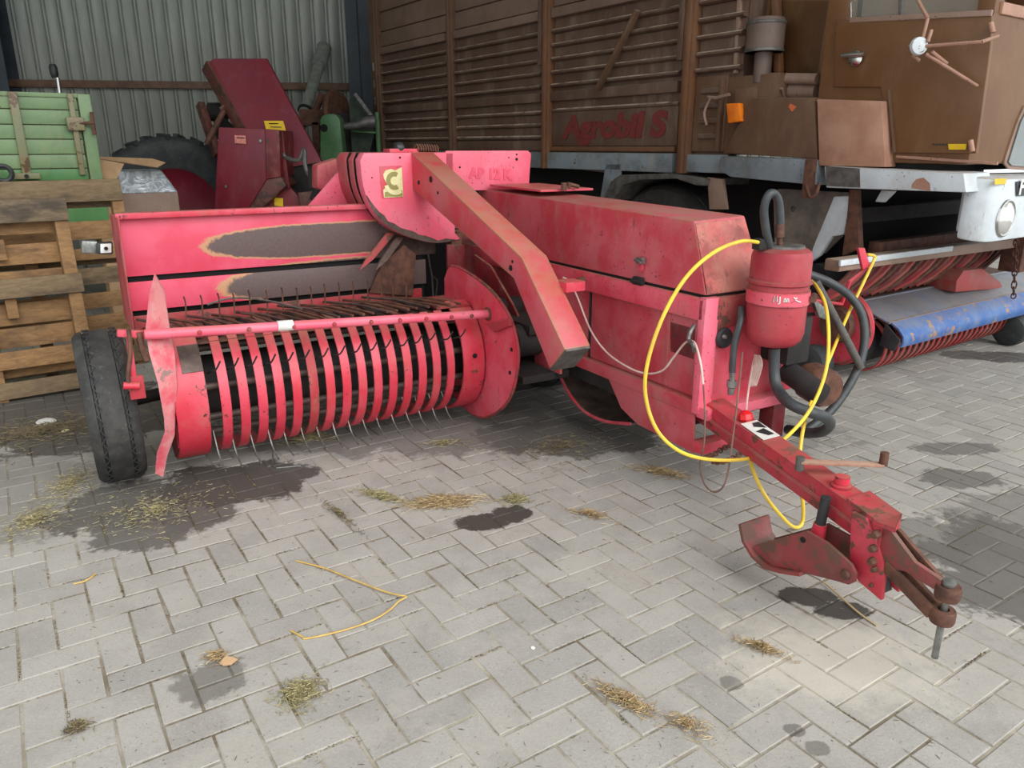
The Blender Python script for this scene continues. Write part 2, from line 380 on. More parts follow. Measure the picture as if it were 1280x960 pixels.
def ground_mat(name, a, b, c3, sand=False):
    t = NT(name)
    r = t.island()
    n = t.noise(5, 6, .65)
    col = t.mix(t.step(n, .36, .64), lin(a), lin(b))
    if not sand:
        col = t.mix(t.math('MULTIPLY', r, .55), col, lin(c3))
        col = t.mix(t.math('MULTIPLY', t.step(t.math('FRACT', t.math('MULTIPLY', r, 7.31)), .72, .95), .35), col, lin((132, 130, 127)))
        col = t.mix(t.math('MULTIPLY', t.step(t.noise(150, 4, .8), .52, .66), .38), col, lin((104, 100, 92)))
        col = t.mix(t.math('MULTIPLY', t.step(t.noise(95, 4, .8), .56, .66), .38), col, lin((192, 186, 174)))
        col = t.mix(t.math('MULTIPLY', t.step(t.noise(22, 6, .8), .56, .66), .28), col, lin((120, 112, 100)))
    else:
        col = t.mix(t.math('MULTIPLY', t.step(t.noise(1.4, 4), .46, .6), .75), col, lin(c3))
        col = t.mix(t.math('MULTIPLY', t.step(t.noise(26, 5, .8), .54, .62), .6), col, lin((84, 72, 54)))
    # dusty film lying across stones and joints alike
    film = t.math('MULTIPLY', t.step(t.noise(2.3, 7, .66), .47, .62), t.step(t.noise(34, 5, .75), .36, .58))
    col = t.mix(t.math('MULTIPLY', film, .62), col, lin((168, 162, 152)))
    x = t.n.new('ShaderNodeSeparateXYZ'); t.t.links.new(t.pos, x.inputs[0])
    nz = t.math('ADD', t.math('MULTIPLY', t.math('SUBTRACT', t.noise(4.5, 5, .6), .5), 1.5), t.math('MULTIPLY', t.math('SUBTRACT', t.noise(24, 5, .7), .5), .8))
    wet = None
    for sx, sy, rx, ry, k in DARK_SPOTS:
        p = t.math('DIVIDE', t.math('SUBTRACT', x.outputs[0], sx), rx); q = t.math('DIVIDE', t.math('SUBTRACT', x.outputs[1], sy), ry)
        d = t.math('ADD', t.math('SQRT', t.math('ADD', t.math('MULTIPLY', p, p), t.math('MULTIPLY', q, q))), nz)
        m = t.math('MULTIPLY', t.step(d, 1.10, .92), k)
        wet = m if wet is None else t.math('MAXIMUM', wet, m)  # darkening mask of all listed spots
    # trodden cream dust near the hitch
    p = t.math('DIVIDE', t.math('SUBTRACT', x.outputs[0], .98), .36); q = t.math('DIVIDE', t.math('SUBTRACT', x.outputs[1], 1.98), .26)
    d = t.math('ADD', t.math('SQRT', t.math('ADD', t.math('MULTIPLY', p, p), t.math('MULTIPLY', q, q))), t.math('MULTIPLY', nz, 1.3))
    col = t.mix(t.math('MULTIPLY', t.step(d, 1.2, .4), .45), col, lin((206, 197, 180)))
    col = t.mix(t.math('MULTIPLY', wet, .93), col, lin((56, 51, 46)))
    t.bump(t.noise(90, 6, .8), .45, .005)
    return t.out(col, t.math('SUBTRACT', .88, t.math('MULTIPLY', wet, .3)))
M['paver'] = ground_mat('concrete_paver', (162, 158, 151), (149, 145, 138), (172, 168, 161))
M['sand'] = ground_mat('joint_sand', (172, 165, 150), (140, 130, 112), (98, 84, 64), True)

floor = struct(MB().box(-9, 10, .2, 14, -.12, -.0026).build('floor', 'sand'))
BL, BW, J = .212, .106, .0040     # herringbone paver
def paver_shape(w, l):
    """one chamfered paver, low corners then top ring"""
    h, c = .02, .0021
    a = [(-w / 2, -l / 2), (w / 2, -l / 2), (w / 2, l / 2), (-w / 2, l / 2)]
    b = [(-w / 2 + c, -l / 2 + c), (w / 2 - c, -l / 2 + c), (w / 2 - c, l / 2 - c), (-w / 2 + c, l / 2 - c)]
    v = [(x, y, -h) for x, y in a] + [(x, y, -c) for x, y in a] + [(x, y, 0) for x, y in b]
    f = [(8, 9, 10, 11)] + [(i, (i + 1) % 4, (i + 1) % 4 + 4, i + 4) for i in range(4)] + [(i + 4, (i + 1) % 4 + 4, (i + 1) % 4 + 8, i + 8) for i in range(4)]
    return v, f
PAV = []
ca, sa = math.cos(R(33.3)), math.sin(R(33.3))
for i in range(-110, 111):
    for j in range(-60, 61):
        ox, oy = i + 2 * j, i - 2 * j
        for (cx, cy, vert) in ((ox + 1, oy + .5, 0), (ox + .5, oy + 2, 1)):
            u, v = cx * BW + .03, cy * BW + .02
            x, y = u * ca - v * sa, u * sa + v * ca
            if -8.8 < x < 9.8 and .5 < y < 13.5: PAV.append((math.hypot(x, y), x, y, vert))
PAV.sort()
near = [p for p in PAV if p[2] > 1.45 and abs(p[1]) < .68 * p[2] + .12][:298]
ns = set(near)
pv, pf = paver_shape(BW - 2 * J, BL - 2 * J)
pme = []
for k in range(7):
    me = bpy.data.meshes.new('paver'); rnd = random.Random(k)
    me.from_pydata([(x + rnd.uniform(-.0022, .0022), y + rnd.uniform(-.0022, .0022), z) for x, y, z in pv], [], pf)
    me.materials.append(None); pme.append(me)
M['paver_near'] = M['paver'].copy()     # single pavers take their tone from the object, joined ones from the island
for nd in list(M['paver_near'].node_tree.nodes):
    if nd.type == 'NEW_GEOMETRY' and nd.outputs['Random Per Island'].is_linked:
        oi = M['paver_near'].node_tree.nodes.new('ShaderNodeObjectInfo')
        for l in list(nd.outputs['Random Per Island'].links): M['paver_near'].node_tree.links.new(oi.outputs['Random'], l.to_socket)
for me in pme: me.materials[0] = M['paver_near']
def paver_rot(vert): return R(33.3) + (0 if vert else R(90)) + random.gauss(0, .006)
for k, (d, x, y, vert) in enumerate(near):
    o = bpy.data.objects.new('paver', pme[(k * 5 + k // 7) % 7]); COL.objects.link(o); o.parent = floor
    o.location = (x + random.uniform(-.0015, .0015), y + random.uniform(-.0015, .0015), random.gauss(0, .0006)); o.rotation_euler = (random.gauss(0, .004), random.gauss(0, .004), paver_rot(vert))
fv, ff = [], []
for d, x, y, vert in PAV:
    if (d, x, y, vert) in ns: continue
    rz = paver_rot(vert); c, s_ = math.cos(rz), math.sin(rz); z0 = random.gauss(0, .0006); tx, ty = random.gauss(0, .004), random.gauss(0, .004)
    o = len(fv); jx, jy = random.uniform(-.0015, .0015), random.uniform(-.0015, .0015); fv += [(x + jx + a * c - b * s_, y + jy + a * s_ + b * c, z + z0 + a * tx + b * ty) for a, b, z in pv]; ff += [tuple(i + o for i in f) for f in pf]
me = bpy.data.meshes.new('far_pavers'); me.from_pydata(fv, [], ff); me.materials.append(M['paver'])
o = bpy.data.objects.new('far_pavers', me); COL.objects.link(o); o.parent = floor; o['kind'] = 'stuff'

# back wall of upright ribbed sheet, turned 8 degrees; girder rail and steel columns before it
WZ = Matrix.Rotation(R(8), 3, 'Z')
def wall_obj(mb, name, mat, bevel=0):
    mb.v = [tuple(WZ @ Vector(p)) for p in mb.v]; return struct(mb.build(name, mat, None, bevel))
prof = []; a = -9.0
while a < 9:
    for da, d in ((0, 0), (.122, 0), (.126, .035), (.142, .035), (.146, 0), (.168, -.008), (.172, .03), (.188, .03), (.192, 0)): prof.append((a + da, 12.1 + d))
    a += .197
n = len(prof)
m = MB(); m.add([(p[0], p[1], 0) for p in prof] + [(p[0], p[1], 6.2) for p in prof], [(i, i + 1, n + i + 1, n + i) for i in range(n - 1)])
o = wall_obj(m, 'wall_back', 'wall')
sol = o.modifiers.new('thickness', 'SOLIDIFY'); sol.thickness = .004
wall_obj(MB().box(-5.3, -.56, 11.98, 12.06, 2.27, 2.365), 'trim_1', 'girder', .006)
def hcol(a0, a1, k0, k1, name):     # rolled-steel column: two flanges and a web
    mb = MB(); mb.box(a0, a1, k0, k0 + .02, 0, 6.2); mb.box(a0, a1, k1 - .02, k1, 0, 6.2); mb.box((a0 + a1) / 2 - .01, (a0 + a1) / 2 + .01, k0, k1, 0, 6.2)
    return wall_obj(mb, name, 'post_steel')
hcol(-.68, -.34, 11.75, 12.05, 'trim_2')
hcol(-5.55, -5.14, 11.70, 12.05, 'trim_3')
struct(MB().box(-9.1, -8.9, .3, 14, 0, 6.2).build('wall_left', 'wall'))
struct(MB().box(-9.1, 10.5, 1.2, 14.2, 6.2, 6.35).build('ceiling', 'wall'))

# ================================================================ the baler (frame turned 30.5 degrees: a across, b rearward)
B = Thing('baler', 'large faded red towed hay baler with tined pickup, in the middle of the yard', 'baler', (2.3, 3.5, 0), 30.5)
# ---- bale chamber with its side panels and top cover
ch = MB().box(2.275, 2.80, 2.29, 5.8, .43, .89).build('bale_chamber', 'red_dusty', B)
def sub(mb, name, mat, par, bevel=.003): return mb.build(name, mat, B, bevel, par)
sub(MB().box(2.262, 2.29, 2.30, 3.05, .465, .80), 'side_door', 'red_dusty', ch, .006)
sub(MB().box(2.266, 2.29, 3.07, 4.2, .455, .80), 'side_panel', 'red_dusty', ch, .006)
DRB = Vector((2.26,2.473,0.622)).y
sub(MB().box(2.2605, 2.28, 3.053, 3.067, .46, .80), 'panel_seam', 'dark', ch, 0)
sub(MB().box(2.256, 2.28, DRB - .012, DRB + .012, .47, .80), 'door_rib', 'red_dusty', ch, .004)
lab(sub(MB().plate([(2.258,2.462,0.76), (2.258,2.313,0.761), (2.258,2.309,0.629), (2.258,2.45,0.632)], (.006, 0, 0)), 'decal_patch', 'deep_red', ch, .001), 'rough darker red patch')
sub(MB().box(2.235, 2.30, 2.245, 4.3, .805, .900), 'top_rail', 'red', ch, .008)
sub(MB().box(2.30, 2.84, 2.235, 2.30, .805, .902), 'front_rail', 'red_worn', ch, .006)
sub(MB().box(2.238, 2.29, 2.25, 3.7, .395, .455), 'bottom_rail', 'red_dusty', ch, .006)
sub(MB().plate([(2.243,2.897,0.432), (2.243,2.26,0.403), (2.243,2.246,0.218), (2.243,2.633,0.232), (2.243,2.758,0.275)], (.008, 0, 0)), 'skirt', 'red_dusty', ch, .003)
sub(MB().box(2.235, 2.315, 2.235, 2.275, .40, .905), 'corner_post', 'pink', ch, .006)
fp = sub(MB().box(2.30, 2.83, 2.245, 2.29, .42, .815), 'front_panel', 'red', ch, .004)
sub(MB().plate([(2.298,2.242,0.812), (2.446,2.242,0.816), (2.452,2.242,0.773), (2.303,2.242,0.763)], (0, -.006, 0)), 'number_plate', 'red_worn', ch, .002)
m = MB(); m.lathe([(.0, 0), (.040, 0), (.046, -.01), (.040, -.022), (.0, -.026)], (2.351,2.24,0.727), (0, 1, 0), 20)
rf = sub(m, 'reflector', 'black', ch, 0)
m = MB(); m.lathe([(0, 0), (.011, 0), (.008, -.012), (0, -.014)], Vector((2.334,2.215,0.738)), (0, 1, 0), 10); lab(sub(m, 'reflector_bolt', 'zinc', ch, 0), 'shiny zinc bolt')
sub(MB().box(2.245, 2.74, 2.185, 2.255, .385, .435), 'front_bar', 'pink', ch, .006)
sub(MB().box(2.245, 2.55, 2.20, 2.27, .225, .275), 'foot_bar', 'red', ch, .006)
sub(MB().box(2.66, 2.74, 2.19, 2.27, .22, .39), 'foot_post', 'deep_red', ch, .004)
sub(MB().box(2.30, 2.80, 2.35, 5.0, .30, .43), 'under_frame', 'dark', ch, .004)
# top cover: tapered long box with a sloping nose
bot = [(2.25, 2.255, .912), (2.60, 2.255, .912), (2.60, 4.25, .912), (2.25, 4.25, .912)]
top = [(2.262, 2.365, 1.205), (2.555, 2.365, 1.215), (2.555, 4.25, 1.255), (2.262, 4.25, 1.25)]
cov = MB().loft(bot, top).build('top_cover', 'red_dusty', B, .010, seg=2)
sub(MB().box(2.258, 2.60, 2.26, 4.25, .895, .914), 'cover_seal', 'void', cov, 0)
sub(MB().plate([(2.256, 2.2525, .918), (2.594, 2.2525, .918), (2.549, 2.3625, 1.202), (2.266, 2.3625, 1.196)], (0, -.003, 0)), 'cover_nose', 'red_nose', cov, .001)
sub(MB().plate([(2.27, 3.55, 1.262), (2.62, 3.55, 1.262), (2.62, 4.12, 1.268), (2.27, 4.12, 1.268)], (0, 0, .012)), 'lid', 'red', cov, .003)
m = MB(); m.tube([(2.42, 3.5, 1.285), (2.45, 3.55, 1.30), (2.5, 3.52, 1.285)], .012, 6); m.cyl((2.40, 3.52, 1.27), (2.40, 3.52, 1.31), .016, n=8)
lab(sub(m, 'lid_catch', 'rust', cov, 0), 'rusty lid catch')
lp = Vector((2.247,2.658,1.006))
m = MB(); m.box(lp.x - .02, lp.x + .002, lp.y - .022, lp.y + .022, lp.z - .012, lp.z + .016); m.cyl(lp + Vector((-.03, .02, .006)), lp + Vector((-.03, -.03, -.004)), .007, n=8)
lab(sub(m, 'latch', 'zinc', cov, .002), 'small metal latch with red tab')
sub(MB().box(lp.x - .012, lp.x + .002, lp.y - .012, lp.y + .012, lp.z - .05, lp.z - .012), 'latch_tab', 'red_clean', cov, .001)
hp = Vector((2.236,2.671,0.911))
m = MB(); m.cyl(hp + Vector((0, -.04, 0)), hp + Vector((0, .04, 0)), .012, n=10); m.box(hp.x - .006, hp.x + .02, hp.y - .03, hp.y + .03, hp.z - .015, hp.z + .02)
lab(sub(m, 'hinge', 'dark', cov, .001), 'dark grimy hinge')

# ---- packer housing: rounded block in three slices with two open slots, face towards the pickup
FB = 4.15
face = [(1.506,4.15,1.464), (2.558,4.15,1.473), (2.582,4.15,1.454), (2.566,4.15,1.245), (2.254,4.15,1.253), (2.086,4.15,0.963), (1.937,4.15,0.948), (1.804,4.15,0.975), (1.677,4.15,1.028), (1.574,4.15,1.105), (1.514,4.15,1.204), (1.487,4.15,1.308), (1.481,4.15,1.426)]
face = face[:5] + [tuple(v) for v in spline([Vector(p) for p in face[5:]], 3)]
core = [(p[0] + .06 if i >= 9 else p[0], FB, p[2] + (.06 if 5 <= i < 22 else -.01 if i in (0, 1) else 0)) for i, p in enumerate(face)]
def slab(outline, b0, b1): return MB().plate([(p[0], b0, p[2]) for p in outline], (0, b1 - b0, 0))
body = [face[0], (2.05, FB, face[0][2]), (2.05, FB, 1.0)] + face[5:]
bodyc = [core[0], (2.0, FB, core[0][2] - .02), (2.0, FB, 1.04)] + core[5:]
ho = slab(body, FB, FB + .08).build('packer_housing', 'pink', B, .006)
bods = [body[0]] + body[1:3] + [(p[0] + (.007 if i >= 9 else 0), p[1], p[2] + (.007 if 5 <= i < 22 else 0)) for i, p in enumerate(face) if i >= 5]
for bb in (.1275, .2475): sub(slab(bods, FB + bb, FB + bb + .002), 'slot_shade', 'void', ho, 0)  # black sheets on the rear slices paint shade into the slots
sub(slab(bodyc, FB + .01, FB + .44), 'housing_core', 'void', ho, 0)  # black filler, its colour stands in for shade inside the housing
sub(slab(body, FB + .13, FB + .20), 'housing_slice', 'red_dusty', ho, .006)
sub(slab(body, FB + .25, FB + .42), 'housing_slice', 'red_dusty', ho, .012)
edge = [Vector(p) for p in face[6:22]]; mid = Vector((1.9, FB, 1.3))
m = MB(); ne = len(edge); inn = [p + (mid - p).normalized() * (.010 + .022 * math.sin(math.pi * (k + .5) / ne) + random.uniform(-.008, .010)) for k, p in enumerate(edge)]
m.add([p + Vector((0, -.003, .002)) for p in edge] + [p + Vector((0, -.003, 0)) for p in inn], [(i, i + 1, ne + i + 1, ne + i) for i in range(ne - 1)])
lab(sub(m, 'worn_edge', 'bare', ho, 0), 'bare scraped lower edge')
pl_ = sub(MB().plate([(2.0, FB, face[1][2]), face[1], face[2], face[3], (2.0, FB, face[3][2])], (0, .012, 0)), 'model_plate', 'pink', ho, .003)
m = MB()
for p, r in (((2.477,4.148,1.422), .009), ((2.477,4.148,1.45), .006), ((2.421,4.148,1.432), .004), ((2.089,4.148,1.38), .006), ((1.715,4.148,1.437), .006), ((1.544,4.148,1.332), .004)): m.cyl(p, Vector(p) + Vector((0, .004, 0)), r, n=10)
sub(m, 'bolt_hole', 'void', ho, 0)
o0 = Vector((2.151,4.147,1.32))
lab(text('model_lettering', 'AP 12 K', .085, 'fadedtext', B, o0, (1, 0, -.06), (0, 0, 1), .004, 0, .001, ho), 'faded red lettering')
# torn sticker with a round emblem
sk = [(1.589,4.149,1.391), (1.723,4.149,1.394), (1.724,4.149,1.219), (1.594,4.149,1.218)]
sub(MB().plate(sk, (0, -.001, 0)), 'sticker', 'red', ho, 0)
tear = [(1.625,4.147,1.369), (1.659,4.147,1.377), (1.682,4.147,1.368), (1.722,4.147,1.385), (1.724,4.147,1.223), (1.608,4.147,1.222), (1.605,4.147,1.262), (1.631,4.147,1.291), (1.613,4.147,1.326), (1.61,4.147,1.348)]
lab(sub(MB().plate(tear, (0, -.001, 0)), 'sticker_print', 'cream', ho, 0), 'torn cream sticker')
m = MB()
def arc_plate(mb, c, r0, r1, a0, a1, b, n=14):
    P = [(c[0] + r1 * math.cos(a0 + (a1 - a0) * k / n), b, c[2] + r1 * math.sin(a0 + (a1 - a0) * k / n)) for k in range(n + 1)]
    Q = [(c[0] + r0 * math.cos(a0 + (a1 - a0) * k / n), b, c[2] + r0 * math.sin(a0 + (a1 - a0) * k / n)) for k in range(n + 1)]
    for k in range(n): mb.plate([P[k], P[k + 1], Q[k + 1], Q[k]], (0, -.001, 0))
ec = (1.674,4.146,1.312)
arc_plate(m, ec, .024, .050, R(60), R(300), FB - .004)
m.plate([(1.614,4.146,1.253), (1.72,4.146,1.259), (1.721,4.146,1.225), (1.612,4.146,1.227)], (0, -.001, 0))
lab(sub(m, 'emblem', 'olive', ho, 0), 'olive swirl emblem')
m = MB(); arc_plate(m, (1.678,4.145,1.303), .045, .068, R(195), R(305), FB - .006); sub(m, 'emblem_tail', 'cream', ho, 0)
# gusset plate and rounded cap behind the sheet, lever knob and spring on top
sub(MB().plate([(1.284,4.55,1.16), (1.491,4.55,1.361), (1.556,4.55,1.15)], (0, .01, 0)), 'gusset', 'pink', ho, .002)
sub(MB().plate([(1.419,4.75,1.39), (1.567,4.75,1.431), (1.587,4.75,1.2), (1.408,4.75,1.248)], (0, .12, 0)), 'rear_cap', 'red_dusty', ho, .02)
m = MB(); m.lathe([(0, -.035), (.03, -.02), (.035, 0), (.03, .02), (0, .035)], (1.75,4.24,1.488), (1, 0, .1), 14); lab(sub(m, 'lever_knob', 'black', ho, 0), 'black lever knob')
sub(MB().box(1.68, 1.86, FB + .06, FB + .16, 1.45, 1.485), 'spring_tray', 'red', ho, .004)
s0, s1 = Vector((1.846,4.22,1.488)), Vector((1.977,4.22,1.483))
m = MB(); m.tube([s0 + (s1 - s0) * (k / 60) + Vector((0, .02 * math.cos(k * .9), .02 * math.sin(k * .9))) for k in range(61)], .005, 5); lab(sub(m, 'coil_spring', 'rust', ho, 0), 'rusty coil spring')
# packer fork prongs hanging below the housing
for i, (p, q) in enumerate((((1.67,4.22,1.017), (1.426,4.1,0.834)), ((1.724,4.22,0.991), (1.52,4.1,0.826)))):
    p, q = Vector(p), Vector(q); d = (q - p)
    m = MB(); m.plate([p + Vector((-.025, 0, 0)), p + Vector((.03, 0, 0)), p + d * .72 + Vector((.03, 0, 0)), q, p + d * .7 + Vector((-.018, 0, 0))], (0, .02, 0))
    lab(m.build('packer_prong', 'red_worn' if i == 0 else 'bare', B, .003), 'red prong worn to steel' if i == 0 else 'bare steel prong')

# ---- cranked box arm from the housing down to the front
arm_pts = [(1.785,4.151,1.467), (1.785,2.945,1.019), (1.785,2.587,0.671), (1.785,2.702,0.557), (1.785,3.016,0.914), (1.785,4.148,1.266)]
arm = MB().plate(arm_pts, (.135, 0, 0)).build('packer_arm', 'red_worn', B, .006)
arm.data.materials[0] = M['red_arm']
m = MB()
for p, r in (((1.782,3.896,1.327), .017), ((1.782,4.059,1.304), .012), ((1.782,3.81,1.26), .008), ((1.782,3.04,0.959), .014), ((1.782,3.025,0.991), .007)): m.lathe([(0, 0), (r, 0), (r, .005), (0, .005)], p, (1, 0, 0), 12)
sub(m, 'arm_hole', 'void', arm, 0)
e1, e2 = Vector(arm_pts[2]), Vector(arm_pts[3])
m = MB(); m.plate([e1 + Vector((.005, .006, .004)), e2 + Vector((.005, .004, .004)), e2 + Vector((.13, .004, .004)), e1 + Vector((.13, .006, .004))], (0, -.012, -.012))
lab(sub(m, 'arm_mouth', 'grey_steel', arm, 0), 'pale open end of the arm')
b0 = Vector((1.915,2.824,0.895))
MB().box(1.915, 2.02, b0.y - .05, b0.y + .05, b0.z - .022, b0.z + .022).build('arm_bracket', 'red', B, .003)
bp = Vector((2.235,3.09,0.849))
m = MB(); m.cyl(bp, bp + Vector((-.035, 0, 0)), .028, .02, 12); m.cyl(bp + Vector((-.03, 0, .0)), bp + Vector((-.055, 0, 0)), .013, n=8)
lab(m.build('bracket_nut', 'rust', B), 'rusty bracket nut')

# ---- pickup: deck sheets, strippers, tines, guard bar, end plates
m = MB(); m.plate([(.262, 4.28, .868), (1.62, 4.28, .868), (1.62, 4.28, 1.165), (.262, 4.28, 1.165)], (0, .012, 0))
back = m.build('back_sheet', 'worn_sheet', B, .003)
sub(MB().plate([(1.62, 4.283, .868), (1.98, 4.283, .868), (1.98, 4.283, 1.02), (1.62, 4.283, 1.165)], (0, .012, 0)), 'sheet_end', 'bare', back, .002)
sub(MB().box(.25, 1.54, 4.235, 4.295, 1.155, 1.185), 'top_lip', 'red', back, .006)
MB().plate([(.262, 4.26, .695), (1.90, 4.26, .695), (1.90, 4.26, .842), (.262, 4.26, .842)], (0, .012, 0)).build('back_sheet', 'worn_sheet', B, .003)
MB().plate([(.262, 4.24, .58), (1.86, 4.24, .60), (1.86, 4.24, .672), (.262, 4.24, .672)], (0, .012, 0)).build('back_sheet', 'red_worn', B, .003)
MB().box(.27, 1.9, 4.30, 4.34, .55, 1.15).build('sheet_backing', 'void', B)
MB().plate([(.25, 4.08, 1.172), (.25, 4.60, 1.160), (.25, 4.72, .58), (.25, 4.20, .60)], (.008, 0, 0)).build('end_plate', 'red_dusty', B, .002)
lp = MB()
lp.plate([(0.092,4.25,1.062), (0.159,4.25,1.055), (0.151,4.25,0.997), (0.083,4.25,1.002)], (0, .07, 0))
lm_ = lp.build('rear_lamp', 'zinc', B, .006)
sub(MB().plate([(0.153,4.22,1.05), (0.223,4.22,1.05), (0.215,4.22,0.992), (0.146,4.22,0.997)], (0, .06, 0)), 'lamp_body', 'black', lm_, .006)
sub(MB().plate([(0.168,4.215,1.046), (0.216,4.215,1.045), (0.21,4.215,1.001), (0.162,4.215,1.002)], (0, .008, 0)), 'lamp_lens', 'white', lm_, .003)
m = MB(); c = Vector((0.189,4.21,1.024)); m.cyl(c, c + Vector((0, -.006, 0)), .009, n=10); sub(m, 'lamp_screw', 'void', lm_, 0)

DZ = .62
deck = MB().plate([(.33, 3.58, .645), (1.87, 3.58, .645), (1.95, 4.26, .60), (.30, 4.26, .60)], (0, 0, .01)).build('crop_deck', 'rust', B)
sub(MB().plate([(1.66, 3.60, .675), (1.86, 3.60, .675), (1.90, 4.0, .655), (1.70, 4.0, .655)], (0, 0, .01)), 'deck_end', 'red_worn', deck, 0)
CB, CZ, RR = 3.765, .395, .318
def drum(t0, t1, n, r=RR): return [(CB - r * math.sin(R(t0 + (t1 - t0) * k / n)) * 1.0, CZ + r * math.cos(R(t0 + (t1 - t0) * k / n))) for k in range(n + 1)]
sprof = drum(30, 172, 16) + [(3.86, .085)]
A0, PITCH, NS = .515, .0805, 15
s = MB().strip(sprof, A0, A0 + .043, .010).build('stripper_band', 'pink', B)
s.data.materials[0] = M['red_clean']
for k in range(1, NS): cp(s, (PITCH * k, 0, 0))
worn = [ob for ob in B.e.children if ob.name.startswith('stripper_band')]
w5 = worn[5]; w5.data = w5.data.copy(); w5.data.materials[0] = M['red_worn']; lab(w5, 'rust-stained stripper band')
cl = MB().strip(drum(24, 176, 18, RR + .006), .325, .462, .010).build('end_band', 'red_clean', B)
m = MB(); m.strip(drum(38, 62, 5, RR + .010), .375, .462, .004); lab(sub(m, 'worn_patch', 'bare', cl, 0), 'bare worn patch')
eb = MB().strip(drum(18, 176, 18, RR + .004), 1.735, 1.86, .010).build('end_band', 'red_clean', B)
m = MB()
for ang, a_ in ((82, 1.80), ):
    p = Vector((a_, CB - (RR + .006) * math.sin(R(ang)), CZ + (RR + .006) * math.cos(R(ang)))); m.cyl(p, p + Vector((0, -.004, 0)), .013, n=12)
sub(m, 'bolt_hole', 'void', eb, 0)
m = MB()
for a_ in (1.79, 1.81):
    p = Vector((a_, CB - (RR + .006) * math.sin(R(97)), CZ + (RR + .006) * math.cos(R(97)))); m.cyl(p, p + Vector((0, -.006, 0)), .007, n=8)
lab(sub(m, 'rivets', 'rust', eb, 0), 'pair of rusty rivets')
MB().lathe([(.0, .33), (.15, .33), (.15, 1.85), (0, 1.85)], (0, CB, CZ), (1, 0, 0), 20).build('tine_drum', 'dark', B)
for ang in (20, 75, 115, 160):
    p = Vector((0, CB - .22 * math.sin(R(ang)), CZ + .22 * math.cos(R(ang))))
    MB().cyl(p + Vector((.33, 0, 0)), p + Vector((1.85, 0, 0)), .018, n=10).build('tine_bar', 'bare', B)
def tine_set(name, pts, r, mat, a0, n, bend=None):
    t = MB().tube(pts, r, 5, 4).build(name, mat, B)
    t.location.x = 0
    for k in range(1, n):
        c = cp(t, (PITCH * k + random.uniform(-.006, .006), random.uniform(-.01, .01), random.uniform(-.006, .006)))
ga = A0 + .061 - PITCH
tine_set('spring_tine', [(ga, 3.66, .20), (ga + .004, 3.60, .10), (ga + .01, 3.53, .055), (ga + .012, 3.50, .05)], .0042, 'zinc', ga, 16)
tine_set('spring_tine', [(ga, 3.60, .50), (ga + .0, 3.47, .545), (ga + .012, 3.43, .56), (ga + .03, 3.41, .60)], .0042, 'dark', ga, 16)
tine_set('spring_tine', [(ga, 4.06, .55), (ga, 4.10, .66), (ga + .006, 4.11, .74), (ga, 4.10, .775)], .0042, 'rust', ga, 16)
for k in range(24):     # crop rods lying over the deck behind the strippers
    a = A0 - .16 + k * .060 + random.uniform(-.014, .014); j = random.uniform(-.010, .010); long_ = k % 2 == 0
    MB().tube([(a - (.09 if long_ else .03), 4.20 if long_ else 4.02, (.655 if long_ else .668) + j), (a, 3.90, .684 + j * .5), (a + .06, 3.60, .694)], .0085 if long_ else .0065, 6).build('crop_rod', 'rust' if k % 4 else 'bare', B)
for k in range(NS + 1):     # grimy filler bars between the rods
    MB().box(A0 - .045 + k * PITCH, A0 - .012 + k * PITCH, 3.66, 4.0, .655, .665).build('deck_bar', 'deep_red' if k % 4 == 0 else 'dark', B)
m = MB(); m.tube([(.62, 4.22, .70), (.75, 4.21, .725), (.9, 4.1, .715), (1.02, 3.86, .70)], .006, 6, 5); lab(m.build('bent_tine', 'grey_steel', B), 'long bent grey wire')
p, q = Vector((.243, 3.42, .752)), Vector((1.875, 3.42, .663))
bar = MB().cyl(p, q, .0225, n=16).build('guard_bar', 'pink', B)
for i, t in enumerate((.13, .255, .375, .49, .60, .69, .775, .86, .93)):
    c = p + (q - p) * t + Vector((0, -.020, .0))
    m = MB(); m.lathe([(0, 0), (.011, 0), (.009, -.010), (0, -.012)], c, (0, 1, 0), 8); bo = sub(m, 'bolt', 'pink', bar, 0)
    bo.data.materials[0] = M['red_worn']
m = MB(); m.lathe([(.023, 0), (.036, 0), (.036, .012), (.023, .016)], q + Vector((-.012, 0, 0)), (1, 0, 0), 16); lab(sub(m, 'collar', 'rust', bar, 0), 'rusty end collar')
m = MB(); m.cyl(p + (q - p) * .345 + Vector((-.02, -.004, .004)), p + (q - p) * .375 + Vector((0, -.004, .004)), .0245, n=14); lab(sub(m, 'paint_splash', 'white', bar, 0), 'white paint splash')
disk = [(1.87,3.899,0.83), (1.87,3.857,0.854), (1.87,3.766,0.861), (1.87,3.577,0.835), (1.87,3.393,0.791), (1.87,3.254,0.724), (1.87,3.167,0.646), (1.87,3.12,0.534), (1.87,3.135,0.402), (1.87,3.199,0.266), (1.87,3.317,0.156), (1.87,3.479,0.069), (1.87,3.623,0.043), (1.87,3.763,0.05), (1.87,3.93,0.116), (1.87,3.949,0.528), (1.87,3.944,0.773)]
sd = MB().plate(disk, (.010, 0, 0)).build('side_shield', 'red', B, .003)
m = MB(); m.tube([Vector(v) + Vector((.005, 0, 0)) for v in disk[1:13]], .008, 6, 3); sub(m, 'shield_rim', 'red_worn', sd, 0)
m = MB()
for pp in ((1.866,3.176,0.526), (1.866,3.192,0.401)): m.cyl(pp, Vector(pp) + Vector((.006, 0, 0)), .010, n=10)
sub(m, 'bolt_hole', 'void', sd, 0)
sub(MB().plate([(1.865,3.414,0.611), (1.865,3.166,0.688), (1.865,3.158,0.653), (1.865,3.312,0.589)], (-.02, 0, 0)), 'bar_bracket', 'red_worn', sd, .003)
